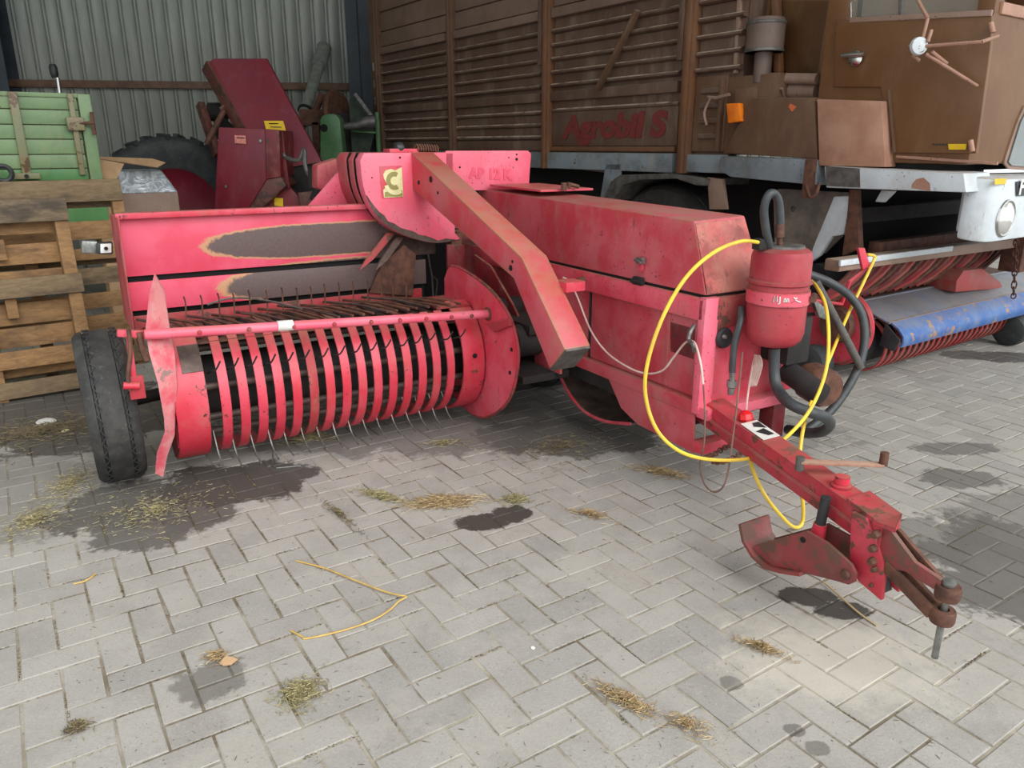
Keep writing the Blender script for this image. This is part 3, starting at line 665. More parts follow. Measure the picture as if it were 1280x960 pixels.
# twisted left divider plate
L_ = [(0.286,3.47,0.902), (0.253,3.44,0.769), (0.251,3.42,0.677), (0.266,3.4,0.547), (0.272,3.42,0.381), (0.268,3.43,0.312), (0.227,3.46,0.213), (0.209,3.48,0.11)]
R_ = [(0.355,3.56,0.902), (0.352,3.52,0.74), (0.353,3.46,0.654), (0.342,3.43,0.519), (0.32,3.46,0.36), (0.307,3.47,0.273), (0.269,3.5,0.174), (0.24,3.5,0.079)]
tip = (0.327,3.56,0.98)
dv = MB(); n = len(L_)
v1 = [tip] + L_ + R_; fs = [(0, 1, n + 1)] + [(1 + i, 2 + i, n + 2 + i, n + 1 + i) for i in range(n - 1)]
v2 = [Vector(v) + Vector((.004, .012, 0)) for v in v1]; N = len(v1)
dv.add(v1, fs); dv.add(v2, [tuple(reversed(f)) for f in fs])
rim_ = list(range(0, n + 1)) + list(range(2 * n, n, -1))
dv.add(v1 + v2, [(rim_[i], rim_[(i + 1) % len(rim_)], rim_[(i + 1) % len(rim_)] + N, rim_[i] + N) for i in range(len(rim_))])
lab(dv.build('crop_divider', 'scraped', B), 'bent and scraped divider plate')
MB().plate([(.318, 3.46, .66), (.318, 3.8, .72), (.318, 4.05, .66), (.318, 4.0, .20), (.318, 3.7, .085), (.318, 3.5, .2)], (.008, 0, 0)).build('drum_end_plate', 'deep_red', B, .002)
# feed mouth beside the chamber
MB().box(2.03, 2.10, 4.16, 4.24, .42, 1.0).build('feed_post', 'rust', B, .004)
MB().plate([(1.98,4.12,0.939), (2.097,4.12,0.932), (2.088,4.12,0.734), (1.981,4.12,0.777)], (0, .02, 0)).build('feed_panel', 'deep_red', B, .004)  # deeper red stands in for the shade this panel sits in
MB().plate([(1.518,4.22,0.679), (1.79,4.22,0.634), (1.821,4.22,0.882), (1.747,4.22,0.943), (1.606,4.22,0.841)], (0, .015, 0)).build('feed_plate', 'bare', B, .002).data.materials[0] = M['rust']
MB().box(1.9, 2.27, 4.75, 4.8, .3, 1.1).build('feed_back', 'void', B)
m = MB(); m.tube([(1.971,4.4,0.915), (2.003,4.4,0.712), (2.008,4.4,0.557)], .006, 6); m.tube([(2.026,4.4,0.571), (2.041,4.4,0.683), (2.003,4.4,0.712)], .006, 6)
lab(m.build('feed_rod', 'grey_steel', B), 'thin grey rod in the feed mouth')
m = MB(); m.box(1.95, 2.22, 3.9, 3.94, .50, .62); m.box(2.05, 2.22, 3.3, 3.9, .55, .60); m.cyl((1.98, 3.7, .62), (2.22, 3.7, .62), .06, n=14); m.cyl((2.0, 3.4, .50), (2.24, 3.4, .50), .09, n=16); m.box(1.95, 2.24, 3.2, 4.1, .32, .36)
m.build('drive_gear', 'dark', B, .003)
MB().plate([(2.12,4.051,0.881), (2.12,3.854,0.839), (2.12,3.599,0.658), (2.12,3.361,0.437), (2.12,3.599,0.429), (2.12,3.977,0.632)], (.015, 0, 0)).build('drive_guard', 'deep_red', B, .003)
MB().plate([(2.15,3.409,0.467), (2.15,3.157,0.428), (2.15,3.155,0.359), (2.15,3.407,0.349)], (.015, 0, 0)).build('drive_guard', 'red_dusty', B, .003)
# curved needle guard sweeping under the chamber
gp = [(2.36,3.442,0.329), (2.36,3.367,0.263), (2.36,3.27,0.186), (2.36,3.133,0.133), (2.36,2.951,0.135), (2.36,2.747,0.186)]
ng = MB().strip([(p[1], p[2]) for p in gp], 2.30, 2.62, .010).build('needle_guard', 'grey_steel', B)
ng.data.materials[0] = M['bare']
m = MB(); m.tube([Vector((2.30, p[1], p[2] + .0)) for p in gp], .009, 6, 3); sub(m, 'guard_rim', 'red', ng, 0)

# ---- wheels
def wheel(T, name, c, r, wd, ax, label=None, rub='rubber', rimmat='red_worn', tread=10):
    c = Vector(c); ax = Vector(ax).normalized()
    h = wd / 2; rr = r * .58
    prof = [(rr, -h * .80), (r * .80, -h), (r * .93, -h * .98), (r * .985, -h * .80), (r, -h * .6), (r - .012, -h * .56), (r - .012, -h * .48), (r, -h * .44), (r + .002, 0), (r, h * .44), (r - .012, h * .48), (r - .012, h * .56), (r, h * .6), (r * .985, h * .80), (r * .93, h * .98), (r * .80, h), (rr, h * .80)]
    t = MB().lathe(prof, c, ax, 48, False)
    o = t.build(name, rub, T)
    if label: lab(o, label)
    rm = MB().lathe([(0, -h * .35), (rr * .5, -h * .35), (rr * .55, -h * .6), (rr * .9, -h * .55), (rr + .01, -h * .82), (rr + .01, h * .82), (rr * .9, h * .55), (rr * .55, h * .3), (0, h * .3)], c, ax, 32).build('rim', rimmat, T, parent=o)
    return o
wh = wheel(B, 'wheel', (.085, 3.82, .352), .352, .205, (1, 0, .02), 'worn tyre with zigzag tread edges')
x = Vector((1, 0, .02)).normalized()
for side, off in ((-1, -.050), (1, .060)):      # zigzag tread grooves as raised dark sipes
    P = []
    for k in range(0, 73):
        an = 2 * math.pi * k / 72; rr = .3545
        P.append(Vector((.085 + off + (.011 if k % 2 else -.011), 3.82 + rr * math.cos(an), .352 + rr * math.sin(an))))
    m = MB(); m.tube(P, .0032, 4); sub(m, 'tread_groove', 'rubber_dark', wh, 0)
wheel(B, 'wheel', (2.62, 4.02, .36), .36, .24, (1, 0, 0), 'dark wheel under the bale chamber', 'rubber_dark')
m = MB(); m.beam((0.187,3.45,0.768), (0.181,3.45,0.497), .03, .02, (1, 0, 0)); m.beam((0.145,3.44,0.768), (0.274,3.44,0.745), .028, .03)
br = m.build('wheel_bracket', 'red', B, .003)
m = MB(); c = Vector((0.187,3.44,0.527)); m.box(c.x - .03, c.x + .03, c.y - .01, c.y + .02, c.z - .05, c.z + .05); sub(m, 'bracket_plate', 'red_worn', br, .003)
m = MB(); m.cyl(c + Vector((-.05, -.02, .02)), c + Vector((.01, -.02, .01)), .016, n=10); sub(m, 'bracket_bolt', 'red_clean', br, 0)
m = MB(); m.tube([(0.189,3.42,0.78), (0.183,3.42,0.686), (0.16,3.42,0.586), (0.16,3.42,0.523)], .009, 6, 4); m.tube([(0.227,3.43,0.764), (0.229,3.43,0.691), (0.241,3.43,0.641)], .014, 6, 4)
lab(sub(m, 'latch_rod', 'rust', br, 0), 'rusty latch rod')
MB().cyl((.1, 3.82, .352), (.5, 3.95, .352), .03, n=12).build('axle', 'dark', B)

# ---- air tank with clamp band and hoses on the front
TC = Vector((2.488,2.09,0.899)); TC.z = 0; TR = .122
tank = MB().lathe([(0, .705), (.045, .707), (.09, .72), (.110, .742), (TR - .004, .772), (TR - .004, .888), (TR, .890), (TR, .948), (TR - .004, .950), (TR - .004, .968), (TR + .006, .974), (TR + .006, .984), (TR - .003, .990), (TR - .004, 1.078), (.112, 1.100), (.092, 1.112), (.04, 1.118), (0, 1.118)], TC, (0, 0, 1), 40).build('air_tank', 'red_tank', B)
m = MB(); m.lathe([(TR - .02, .893), (TR + .003, .893), (TR + .003, .945), (TR - .02, .945)], TC, (0, 0, 1), 40)
band = sub(m, 'clamp_band', 'red_worn', tank, 0); band.data.materials[0] = M['red']
cd = Vector((math.cos(R(-52)), math.sin(R(-52)), 0)); cn = Vector((-cd.y, cd.x, 0))
cc = TC + cd * (TR + .014) + Vector((0, 0, .918))
m = MB(); m.cyl(cc - cn * .03, cc + cn * .05, .008, n=8); m.lathe([(0, 0), (.015, 0), (.015, .018), (0, .018)], cc - cn * .035, cn, 6); m.lathe([(0, 0), (.016, 0), (.016, .024), (0, .024)], cc + cn * .01, cn, 10)
lab(sub(m, 'clamp_bolt', 'rust', tank, 0), 'rusty clamp bolt')
m = MB()
def on_tank(ang, z, r=TR + .0045): return TC + Vector((math.cos(R(ang)) * r, math.sin(R(ang)) * r, z - .012))
for stroke in (((-146, .926), (-145, .948), (-143, .934), (-141, .950), (-140, .928)), ((-136, .948), (-135.5, .922), (-138, .918)), ((-128, .940), (-126, .942), (-126, .930), (-129, .928), (-128, .940)), ((-124, .928), (-123, .940), (-121, .940), (-120.5, .928)), ((-112, .946), (-108, .940), (-105, .944)), ((-108, .936), (-101, .928), (-96, .926))):
    m.tube([on_tank(*q) for q in stroke], .0028, 4)
lab(sub(m, 'hand_lettering', 'white', tank, 0), 'scrawled white hand lettering')
m = MB(); m.lathe([(.060, 1.112), (.085, 1.108), (.085, 1.122), (.060, 1.126)], TC, (0, 0, 1), 24); lab(sub(m, 'tank_collar', 'grey_steel', tank, 0), 'grey top collar')
lab(MB().tube([(2.424,2.09,1.095), (2.373,2.08,1.18), (2.348,2.08,1.266), (2.351,2.07,1.318), (2.381,2.07,1.326), (2.412,2.07,1.295), (2.431,2.07,1.227), (2.435,2.07,1.172)], .0165, 10, 6).build('air_hose', 'hose', B), 'looped black hose on the tank top')
m = MB(); m.cyl((2.432,2.07,1.209), (2.439,2.07,1.159), .018, n=12); m.cyl((2.439,2.07,1.159), (2.463,2.08,1.094), .011, n=10); m.build('hose_fitting', 'orange', B).data.materials[0] = M['rust']
m = MB(); c = Vector((2.365,2.1,1.142)); m.box(c.x - .022, c.x + .022, c.y - .02, c.y + .02, c.z - .03, c.z + .012); lab(m.build('cord_clamp', 'dark', B, .004), 'small dark cord clamp')
lab(MB().tube([(2.502,2.09,0.692), (2.496,2.07,0.579), (2.476,2.02,0.526), (2.438,1.92,0.506), (2.488,1.86,0.481), (2.577,1.86,0.445), (2.665,1.9,0.384), (2.723,1.98,0.314), (2.739,2.08,0.274), (2.786,2.2,0.241)], .0235, 10, 6).build('air_hose', 'hose', B), 'thick black hose curling below the tank')
lab(MB().tube([(2.743,2.08,0.277), (2.92,2.08,0.352), (3.049,2.08,0.492), (3.118,2.1,0.622), (3.135,2.14,0.748), (3.106,2.2,0.838), (3.006,2.25,0.906), (2.914,2.3,0.943)], .020, 10, 6).build('air_hose', 'hose', B), 'thin black hose arching right of the tank')
lab(MB().tube([(2.884,2.22,0.921), (2.94,2.16,0.788), (2.998,2.1,0.653), (3.059,2.06,0.534)], .018, 10, 5).build('brake_hose', 'oldhose', B), 'dusty hose end hanging right of the tank')
lab(MB().tube([(2.391,2.19,0.859), (2.361,2.16,0.81), (2.34,2.16,0.718), (2.341,2.16,0.597)], .014, 8, 5).build('brake_hose', 'hose', B), 'short hose hanging on the front panel')
m = MB(); m.cyl((2.34,2.16,0.604), (2.346,2.16,0.551), .012, n=8); m.lathe([(0, 0), (.022, 0), (.022, -.025), (.016, -.03), (.014, -.06), (0, -.06)], (2.345,2.16,0.558), (0, 0, 1), 10)
lab(m.build('hose_coupling', 'zinc', B), 'metal hose coupling')
# drive shaft guard and gearbox right of the tank
m = MB(); m.box(2.60, 2.74, 2.10, 2.30, .60, .80); m.cyl((2.66, 2.15, .56), (2.66, 1.95, .50), .05, n=14)
m.build('gearbox', 'grey_steel', B, .008).data.materials[0] = M['dark']
m = MB(); m.plate([(2.72,2.1,0.885), (2.812,2.1,0.83), (2.833,2.1,0.775), (2.777,2.1,0.795)], (0, .02, 0)); lab(m.build('gearbox_plate', 'zinc', B, .002), 'pale metal plate by the gearbox')
m = MB(); m.lathe([(0, 0), (.075, 0), (.085, .02), (.085, .12), (.07, .15), (0, .15)], (2.74, 1.98, .50), (.2, 1, .1), 20); lab(m.build('shaft_guard', 'rust', B), 'rusty shaft guard')
# lever with red handle reaching right
lv = [(3.278,2.36,0.755), (3.289,2.34,0.868), (3.376,2.32,0.93), (3.313,2.32,1.024)]
m = MB(); m.tube([(2.80, 2.42, .84), lv[0]] + lv[1:], .010, 6); cl_ = lab(m.build('control_lever', 'red_clean', B, 0), 'red control lever right of the tank')
m = MB(); m.plate([(3.279,2.31,1.035), (3.328,2.31,1.032), (3.391,2.31,0.938), (3.338,2.31,0.927)], (0, .014, 0)); sub(m, 'lever_handle', 'red_clean', cl_, .002)
MB().beam((2.70, 2.2, .79), Vector((2.811,2.12,0.802)), .02, .012).build('plate_bracket', 'dark', B)

# ---- drawbar, hitch and skid
db = MB().loft([(2.44, 2.75, .34), (2.56, 2.75, .34), (2.56, 2.75, .46), (2.44, 2.75, .46)], [(1.975, 1.19, .325), (2.075, 1.19, .325), (2.075, 1.19, .425), (1.975, 1.19, .425)]).build('drawbar', 'red_worn', B, .012)
db.data.materials[0] = M['red_bar']
def on_bar(b, off=0, up=.002):
    t = (2.75 - b) / 1.56; return Vector((2.50 - .475 * t + off, b, .46 - .035 * t + up))
m = MB(); m.plate([on_bar(1.98, -.045), on_bar(1.98, .045), on_bar(1.82, .045), on_bar(1.82, -.045)], (0, 0, .002)); st = lab(sub(m, 'warning_sticker', 'white', db, 0), 'white sticker with black marks')
m = MB(); m.plate([on_bar(1.96, .005, .005), on_bar(1.96, .04, .005), on_bar(1.90, .035, .005), on_bar(1.93, -.01, .005)], (0, 0, .001)); m.plate([on_bar(1.89, -.03, .005), on_bar(1.90, .02, .005), on_bar(1.84, .03, .005), on_bar(1.84, .0, .005)], (0, 0, .001)); sub(m, 'sticker_marks', 'black', db, 0)
sub(MB().beam(on_bar(2.2, -.061, -.062), on_bar(1.2, -.053, -.052), .006, .012), 'weld_seam', 'red_dusty', db, 0)
m = MB(); m.lathe([(0, 0), (.034, 0), (.034, .006), (.024, .008), (.024, .035), (0, .037)], on_bar(1.42), (0, 0, 1), 14); sub(m, 'bar_stub', 'red_clean', db, 0)
cl0, cl1 = Vector((2.056,1.56,0.475)), Vector((2.275,1.4,0.475))
cr = MB().beam(cl0, cl1, .034, .009).build('crank_handle', 'red_worn', B, .002); lab(cr, 'rust-red crank handle'); cr.data.materials[0] = M['brown_light']
m = MB(); m.cyl(cl1 + Vector((0, 0, 0)), cl1 + Vector((0, 0, .045)), .014, n=10); sub(m, 'crank_knob', 'rust', cr, 0)
m = MB(); m.cyl(cl0 + Vector((0, 0, -.03)), cl0 + Vector((0, 0, .018)), .015, n=10); sub(m, 'crank_pivot', 'grey_steel', cr, 0)
# hitch head
hp_ = [(1.975,1.293,0.423), (1.975,1.241,0.425), (1.975,1.211,0.385), (1.975,1.169,0.308), (1.975,1.159,0.264), (1.975,1.155,0.187), (1.975,1.238,0.211), (1.975,1.278,0.267)]
hd = MB().plate(hp_, (.018, 0, 0)).build('hitch_head', 'red_bar', B, .003)
sub(MB().plate([Vector(v) + Vector((.085, 0, 0)) for v in hp_], (.018, 0, 0)), 'hitch_far_plate', 'red_bar', hd, .003)
sub(MB().plate([Vector(hp_[1]) + Vector((.018, .02, 0)), Vector(hp_[5]) + Vector((.018, .02, 0)), Vector(hp_[5]) + Vector((.085, .02, 0)), Vector(hp_[1]) + Vector((.085, .02, 0))], (0, .012, 0)), 'hitch_web', 'dark', hd, 0)
t0 = [(1.967,1.335,0.514), (1.967,1.243,0.437), (1.967,1.135,0.433)]
cw = Vector((.115, 0, 0))
m = MB(); P = [Vector(on_bar(1.34, -.056, .012)), Vector(on_bar(1.20, -.056, .006)), Vector((1.968,1.142,0.438))]; Q = [p + Vector((.112, 0, 0)) for p in P]; Q[2] = Q[2] + Vector((-.022, .04, .006))
m.add(P + Q, [(0, 1, 4, 3), (1, 2, 5, 4)]); P2 = [p + Vector((0, 0, -.014)) for p in P + Q]; m.add(P2, [(3, 4, 1, 0), (4, 5, 2, 1)])
m.add(P + Q + P2, [(0, 6, 7, 1), (1, 7, 8, 2), (2, 8, 11, 5), (5, 11, 10, 4), (4, 10, 9, 3), (3, 9, 6, 0)])
m.build('hitch_cap', 'red_bar', B, 0)
ck = [(1.985,1.232,0.407), (1.985,1.167,0.416), (1.985,1.081,0.353), (1.985,1,0.338), (1.985,0.994,0.298), (1.985,1.056,0.303), (1.985,1.102,0.311), (1.985,1.138,0.3), (1.985,1.182,0.296)]
EU, EL = Vector((2.005, .99, .288)), Vector((2.005, .99, .222))
EU = Vector((2.004,0.985,0.302)); EL = Vector((1.999,0.985,0.228))
def eye(c, h, name):
    m = MB(); m.lathe([(.016, -h), (.031, -h), (.034, -h * .6), (.034, h * .6), (.031, h), (.016, h), (.016, -h)], c, (0, 0, 1), 22); return m
jw = MB().plate(ck, (.016, 0, 0)).build('hitch_jaw', 'skid', B, .003)
m = MB(); m.beam(Vector((2.03,1.176,0.397)), EU + Vector((.018, .02, 0)), .016, .03)
sub(m, 'jaw_bar', 'rust', jw, .003)
m = eye(EU, .021, ''); lab(sub(m, 'jaw_eye', 'rust', jw, 0), 'rusty upper eye')
l0 = Vector((1.99,1.17,0.298))
m = MB(); m.beam(l0, EL + Vector((-.018, .02, 0)), .016, .038); jl = lab(m.build('hitch_jaw', 'rust', B, .003), 'rusty lower jaw')
m = MB(); m.beam(l0 + Vector((.045, .02, .01)), EL + Vector((.018, .02, 0)), .016, .036); sub(m, 'jaw_bar', 'rust', jl, .003)
m = MB(); m.lathe([(0, -.022), (.024, -.022), (.024, .022), (0, .022)], l0 + Vector((.02, .0, 0)), (1, 0, 0), 16); sub(m, 'jaw_root', 'rust', jl, 0)
m = eye(EL, .021, ''); sub(m, 'jaw_eye', 'rust', jl, 0)
px, py = (EU.x + EL.x) / 2, (EU.y + EL.y) / 2
m = MB(); m.cyl((px, py, EU.z + .03), (px, py, .085), .0095, n=14); pn = lab(m.build('hitch_pin', 'zinc', B), 'loose zinc hitch pin')
m = MB(); m.lathe([(0, 0), (.017, 0), (.019, .005), (.018, .014), (0, .016)], (px, py, EU.z + .022), (0, 0, 1), 14); sub(m, 'pin_head', 'zinc', pn, 0)
for pp, r in (((1.965,1.197,0.394), .013), ((1.965,1.2,0.345), .012), ((1.965,1.196,0.303), .013), ((1.965,1.184,0.282), .009), ((1.973,1.189,0.224), .006)):
    m = MB(); m.lathe([(0, .01), (r, .01), (r, -.002), (r * .8, -.012), (0, -.013)], pp, (1, 0, 0), 8); lab(sub(m, 'hitch_bolt', 'rust', hd, 0), 'rusty bolt head')
# skid foot under the drawbar
SK = [(1.94,1.62,0.159), (1.94,1.416,0.31), (1.94,1.336,0.305), (1.94,1.245,0.275), (1.94,1.225,0.252), (1.94,1.226,0.223), (1.94,1.245,0.204), (1.94,1.284,0.195), (1.94,1.471,0.143), (1.94,1.529,0.122), (1.94,1.58,0.134)]
sk_ = MB().plate(SK, (.012, 0, 0)).build('skid_foot', 'red_worn', B, .003)
lab(sk_, 'rusty red skid foot'); sk_.data.materials[0] = M['skid']
sub(MB().plate([Vector(v) + Vector((.10, 0, 0)) for v in SK], (.012, 0, 0)), 'skid_cheek', 'skid', sk_, .003)
so = [(1.93,1.673,0.221), (1.93,1.652,0.165), (1.93,1.607,0.13), (1.93,1.555,0.115), (1.93,1.491,0.133), (1.93,1.413,0.162)]
m = MB(); m.strip([(p[1], p[2]) for p in so], 1.925, 2.07, .012); sub(m, 'skid_shoe', 'skid', sk_, 0)
m = MB(); c = Vector((1.937,1.424,0.275)); m.cyl(c, c + Vector((.006, 0, 0)), .010, n=10); sub(m, 'bolt_hole', 'void', sk_, 0)
m = MB(); c = Vector((1.938,1.257,0.235)); m.lathe([(0, 0), (.017, 0), (.014, -.010), (0, -.012)], c, (1, 0, 0), 12); sub(m, 'skid_pivot', 'rust', sk_, 0)
j0, j1 = Vector((2,1.404,0.391)), Vector((2,1.423,0.213))
jt = MB().cyl(j0 + (j1 - j0) * .38, j1, .021, .029, 16).build('jack_tube', 'red_clean', B)
m = MB(); m.cyl(j0 + Vector((0, 0, .03)), j0 + (j1 - j0) * .4, .0165, n=14); lab(sub(m, 'jack_boot', 'black', jt, 0), 'black rubber boot')

# ================================================================ cords hanging on the baler
def cord(name, pts, r, mat, label, cat, k=7, group=None):
    return tag(MB().tube([BW3 @ Vector(p) for p in pts], r, 8, k).build(name, mat), label, cat, group)
BW3 = Matrix.Rotation(R(30.5), 3, 'Z')
tag(cord('yellow_cord', [(2.346,2.09,1.141), (2.169,2.02,1.162), (1.971,1.96,1.138), (1.867,1.98,1.051), (1.789,2,0.907), (1.752,2.02,0.736), (1.761,2.02,0.607), (1.8,1.99,0.49), (1.886,1.96,0.406), (2.004,1.93,0.359), (2.168,1.9,0.335), (2.252,1.86,0.369), (2.342,1.83,0.438), (2.443,1.83,0.525), (2.526,1.85,0.648), (2.585,1.9,0.776), (2.649,1.98,0.879), (2.717,2.08,0.929), (2.825,2.2,0.933)], .0072, 'yellow', 'long yellow cord looping from the red tank top down past the baler front', 'cord'), None)
yc = Thing('yellow_cord', 'yellow cord with red plug, dipping under the drawbar and up to the lever', 'cord', (2.343,1.78,0.062), 30.5)
MB().tube([(2.275,2,0.436), (2.246,1.96,0.362), (2.207,1.88,0.28), (2.2,1.8,0.205), (2.292,1.78,0.097), (2.387,1.8,0.027), (2.457,1.82,0.013), (2.454,1.82,0.087), (2.412,1.82,0.222), (2.417,1.84,0.334), (2.535,1.92,0.441), (2.802,2.06,0.553), (3.076,2.18,0.74), (3.299,2.27,0.878), (3.41,2.31,0.964), (3.418,2.315,0.986), (3.36,2.315,0.998)], .0075, 8, 7).build('cord', 'yellow', yc)
m = MB(); c = Vector((2.267,2,0.461)); m.lathe([(0, .026), (.012, .026), (.028, .012), (.03, -.008), (.012, -.024), (0, -.026)], c, (0, .3, 1), 8); m.build('plug', 'redplug', yc)
cord('white_twine', [(2.19,3.202,0.857), (2.2,3.159,0.842), (2.21,3.099,0.769), (2.21,2.983,0.627), (2.21,2.847,0.543), (2.21,2.678,0.508), (2.21,2.546,0.511), (2.21,2.441,0.552), (2.21,2.376,0.627), (2.21,2.318,0.7), (2.2,2.267,0.726), (2.19,2.227,0.716), (2.17,2.172,0.654), (2.16,2.14,0.579)], .0046, 'twine', 'thin pale twine slung in a dip along the side of the baler', 'twine')
cord('brown_twine', [(2.16,2.139,0.575), (2.15,2.109,0.47), (2.13,2.079,0.344), (2.12,2.083,0.257), (2.1,2.033,0.196), (2.1,1.977,0.18), (2.1,1.93,0.223), (2.12,1.929,0.298), (2.15,1.949,0.436), (2.18,1.971,0.556), (2.22,2.005,0.736)], .0036, 'brown_twine', 'thin brown twine hanging in a loop below the front of the baler', 'twine')
m = MB(); m.tube([(2.23,2.285,0.784), (2.2,2.275,0.762), (2.19,2.271,0.73), (2.18,2.235,0.722), (2.19,2.233,0.687)], .009, 6, 5); m.build('twine_eye', 'grey_steel', B)
cb = Thing('hanging_twine_bundle', 'small bundle of pale twine hanging on the front panel below the tank', 'twine', (2.514,2.2,0.506), 30.5)
m = MB()
for k in range(7): m.tube([Vector(p) + Vector((k * dx, -k * .004, -k * dz)) for p, dx, dz in (((2.522,2.21,0.637), .001, 0), ((2.52,2.2,0.607), .003, .002), ((2.504,2.2,0.544), .002, .005), ((2.485,2.19,0.499), .002, -.002))], .003, 4, 4)
m.tube([(2.528,2.21,0.629), (2.504,2.2,0.58), (2.38,2.1,0.484), (2.294,2.02,0.454)], .004, 5, 4)
m.build('twine_strands', 'twine', cb)
chn = Thing('safety_chain', 'rusty chain drooping beneath the front bar of the baler', 'chain', (2.303,2.15,0.229), 30.5)
cps = spline([Vector(p) for p in ((2.166,2.1,0.269), (2.216,2.1,0.273), (2.29,2.12,0.279), (2.373,2.14,0.27), (2.477,2.18,0.246))], 4)
cps += spline([Vector(p) for p in ((2.205,2.09,0.243), (2.254,2.08,0.24), (2.314,2.08,0.245), (2.401,2.1,0.252))], 4)
for i in range(len(cps) - 1):
    p, q = cps[i], cps[i + 1]
    if (q - p).length > .15: continue
    d = (q - p).normalized(); u = d.orthogonal().normalized()
    if i % 2: u = d.cross(u)
    v = d.cross(u); c0 = (p + q) / 2; L = max((q - p).length * .75, .014)
    m = MB(); m.tube([c0 + d * L * math.cos(t) + u * .010 * math.sin(t) for t in [2 * math.pi * j / 12 for j in range(13)]], .0035, 5); m.build('chain_link', 'rust', chn)

# ================================================================ the forage wagon truck (frame turned 35 degrees: a across, b rearward)
T = Thing('forage_wagon_truck', 'brown self-propelled forage wagon truck with louvred load body and low front pickup, behind the baler', 'truck', (5.2, 4.2, 0), 35)
AS = 4.5
hull = MB().box(4.56, 6.75, 3.72, 9.30, 1.44, 3.5).build('load_body', 'brown_slat', T)
def part(mb, name, mat, bevel=.003, par=None): return mb.build(name, mat, T, bevel, par)
posts = [9.37, 7.60, 5.91, 4.20]
bays = [(7.68, 9.30), (5.99, 7.52), (4.28, 5.83)]
def slat(z, h, b0, b1, prot=.045):
    """one louvre: flat board with a rounded ridge standing out along its foot"""
    P = [(.070, 0), (.070, h), (.050, h), (.050, .040), (.050 - prot * .6, .036), (.050 - prot, .026), (.050 - prot, .012), (.050 - prot * .7, .004), (.050, 0)]
    return MB().plate([(AS + x, 0, z + dz) for x, dz in P], (0, b1 - b0, 0))
def lay(z, h, b0, b1, name='slat', mat='brown_slat', prot=.045):
    m = slat(z, h, b0, b1, prot); m.v = [(x, y + b0, zz) for x, y, zz in m.v]
    return part(m, name, mat, 0)
for bi, (b0, b1) in enumerate(bays):
    for z, h in ((3.06, .22), (2.84, .215), (2.67, .17)): part(MB().box(AS + .035, AS + .07, b0, b1, z, z + h - .012), 'board', 'brown_board', .003)
    part(MB().box(AS + .0, AS + .07, b0, b1, 2.575, 2.655), 'band', 'brown_board', .008)
    for z in (2.45, 2.335, 2.22, 2.11, 2.0 + .0): lay(z, .112, b0, b1)
    part(MB().box(AS + .005, AS + .07, b0, b1, 1.885, 1.965), 'band', 'brown_slat', .008)
    if bi < 2:
        for z in (1.775, 1.665, 1.555): lay(z, .108, b0, b1, prot=.03)
        part(MB().box(AS + .03, AS + .07, b0, b1, 1.46, 1.545), 'board', 'brown_slat', .003)
    else:
        lay(1.785, .1, b0, b1, prot=.025)
        part(MB().box(AS + .035, AS + .07, b0, b1, 1.50, 1.79), 'board', 'brown_slat', .003)
        part(MB().box(AS + .01, AS + .07, b0, b1, 1.455, 1.495), 'band', 'brown_post', .006)
for k, b in enumerate(posts):
    m = MB(); m.box(AS - .02, AS + .06, b - .075, b + .02, 1.30 if k > 1 else 1.44, 3.6); m.box(AS - .045, AS, b - .055, b - .02, 1.30 if k > 1 else 1.44, 3.6)
    part(m, 'post', 'brown_post' if k > 1 else 'brown_panel', .005)
    if k > 1: part(MB().box(AS - .03, AS + .02, b + .02, b + .075, 2.2 if k == 2 else 2.1, 3.6), 'post_strip', 'brown_slat', .004)
# front bay: louvres, ladder slots
for z in (2.45, 2.335, 2.22, 2.11, 2.0): lay(z, .112, 3.72, 4.12)
for z in (2.57, 2.69, 2.81): lay(z, .115, 3.72, 4.12)
part(MB().box(AS + .03, AS + .07, 3.82, 4.12, 1.46, 1.98), 'board', 'brown_panel', .004)
for z in (1.55, 1.655, 1.76, 1.86): part(MB().box(AS + .005, AS + .04, 3.86, 4.05, z, z + .035), 'rung', 'brown_slat', .008)
part(MB().box(AS - .005, AS + .03, 3.84, 3.87, 1.46, 1.95), 'ladder_rail', 'brown_panel', .003)
lab(part(MB().beam((4.47,4.7,2.49), (4.47,5.14,1.95), .03, .05, (1, 0, 0)), 'brace', 'brown_panel', .003), 'diagonal brown brace')
part(MB().box(AS + .0, AS + .06, 9.38, 9.55, 1.46, 3.6), 'rear_frame', 'brown_panel', .004)
for z in (1.6, 1.8, 2.0, 2.2, 2.4): part(MB().box(AS - .0, AS + .03, 9.45, 9.50, z, z + .1), 'rear_rung', 'white_paint', .003)
o0 = Vector((4.53,5.66,1.57))
lab(text('lettering', 'Agrobil S', .255, 'redtext', T, o0, (0, -1, .006), (0, 0, 1), .014, .12, .002, None, 1.32), 'faded red lettering')
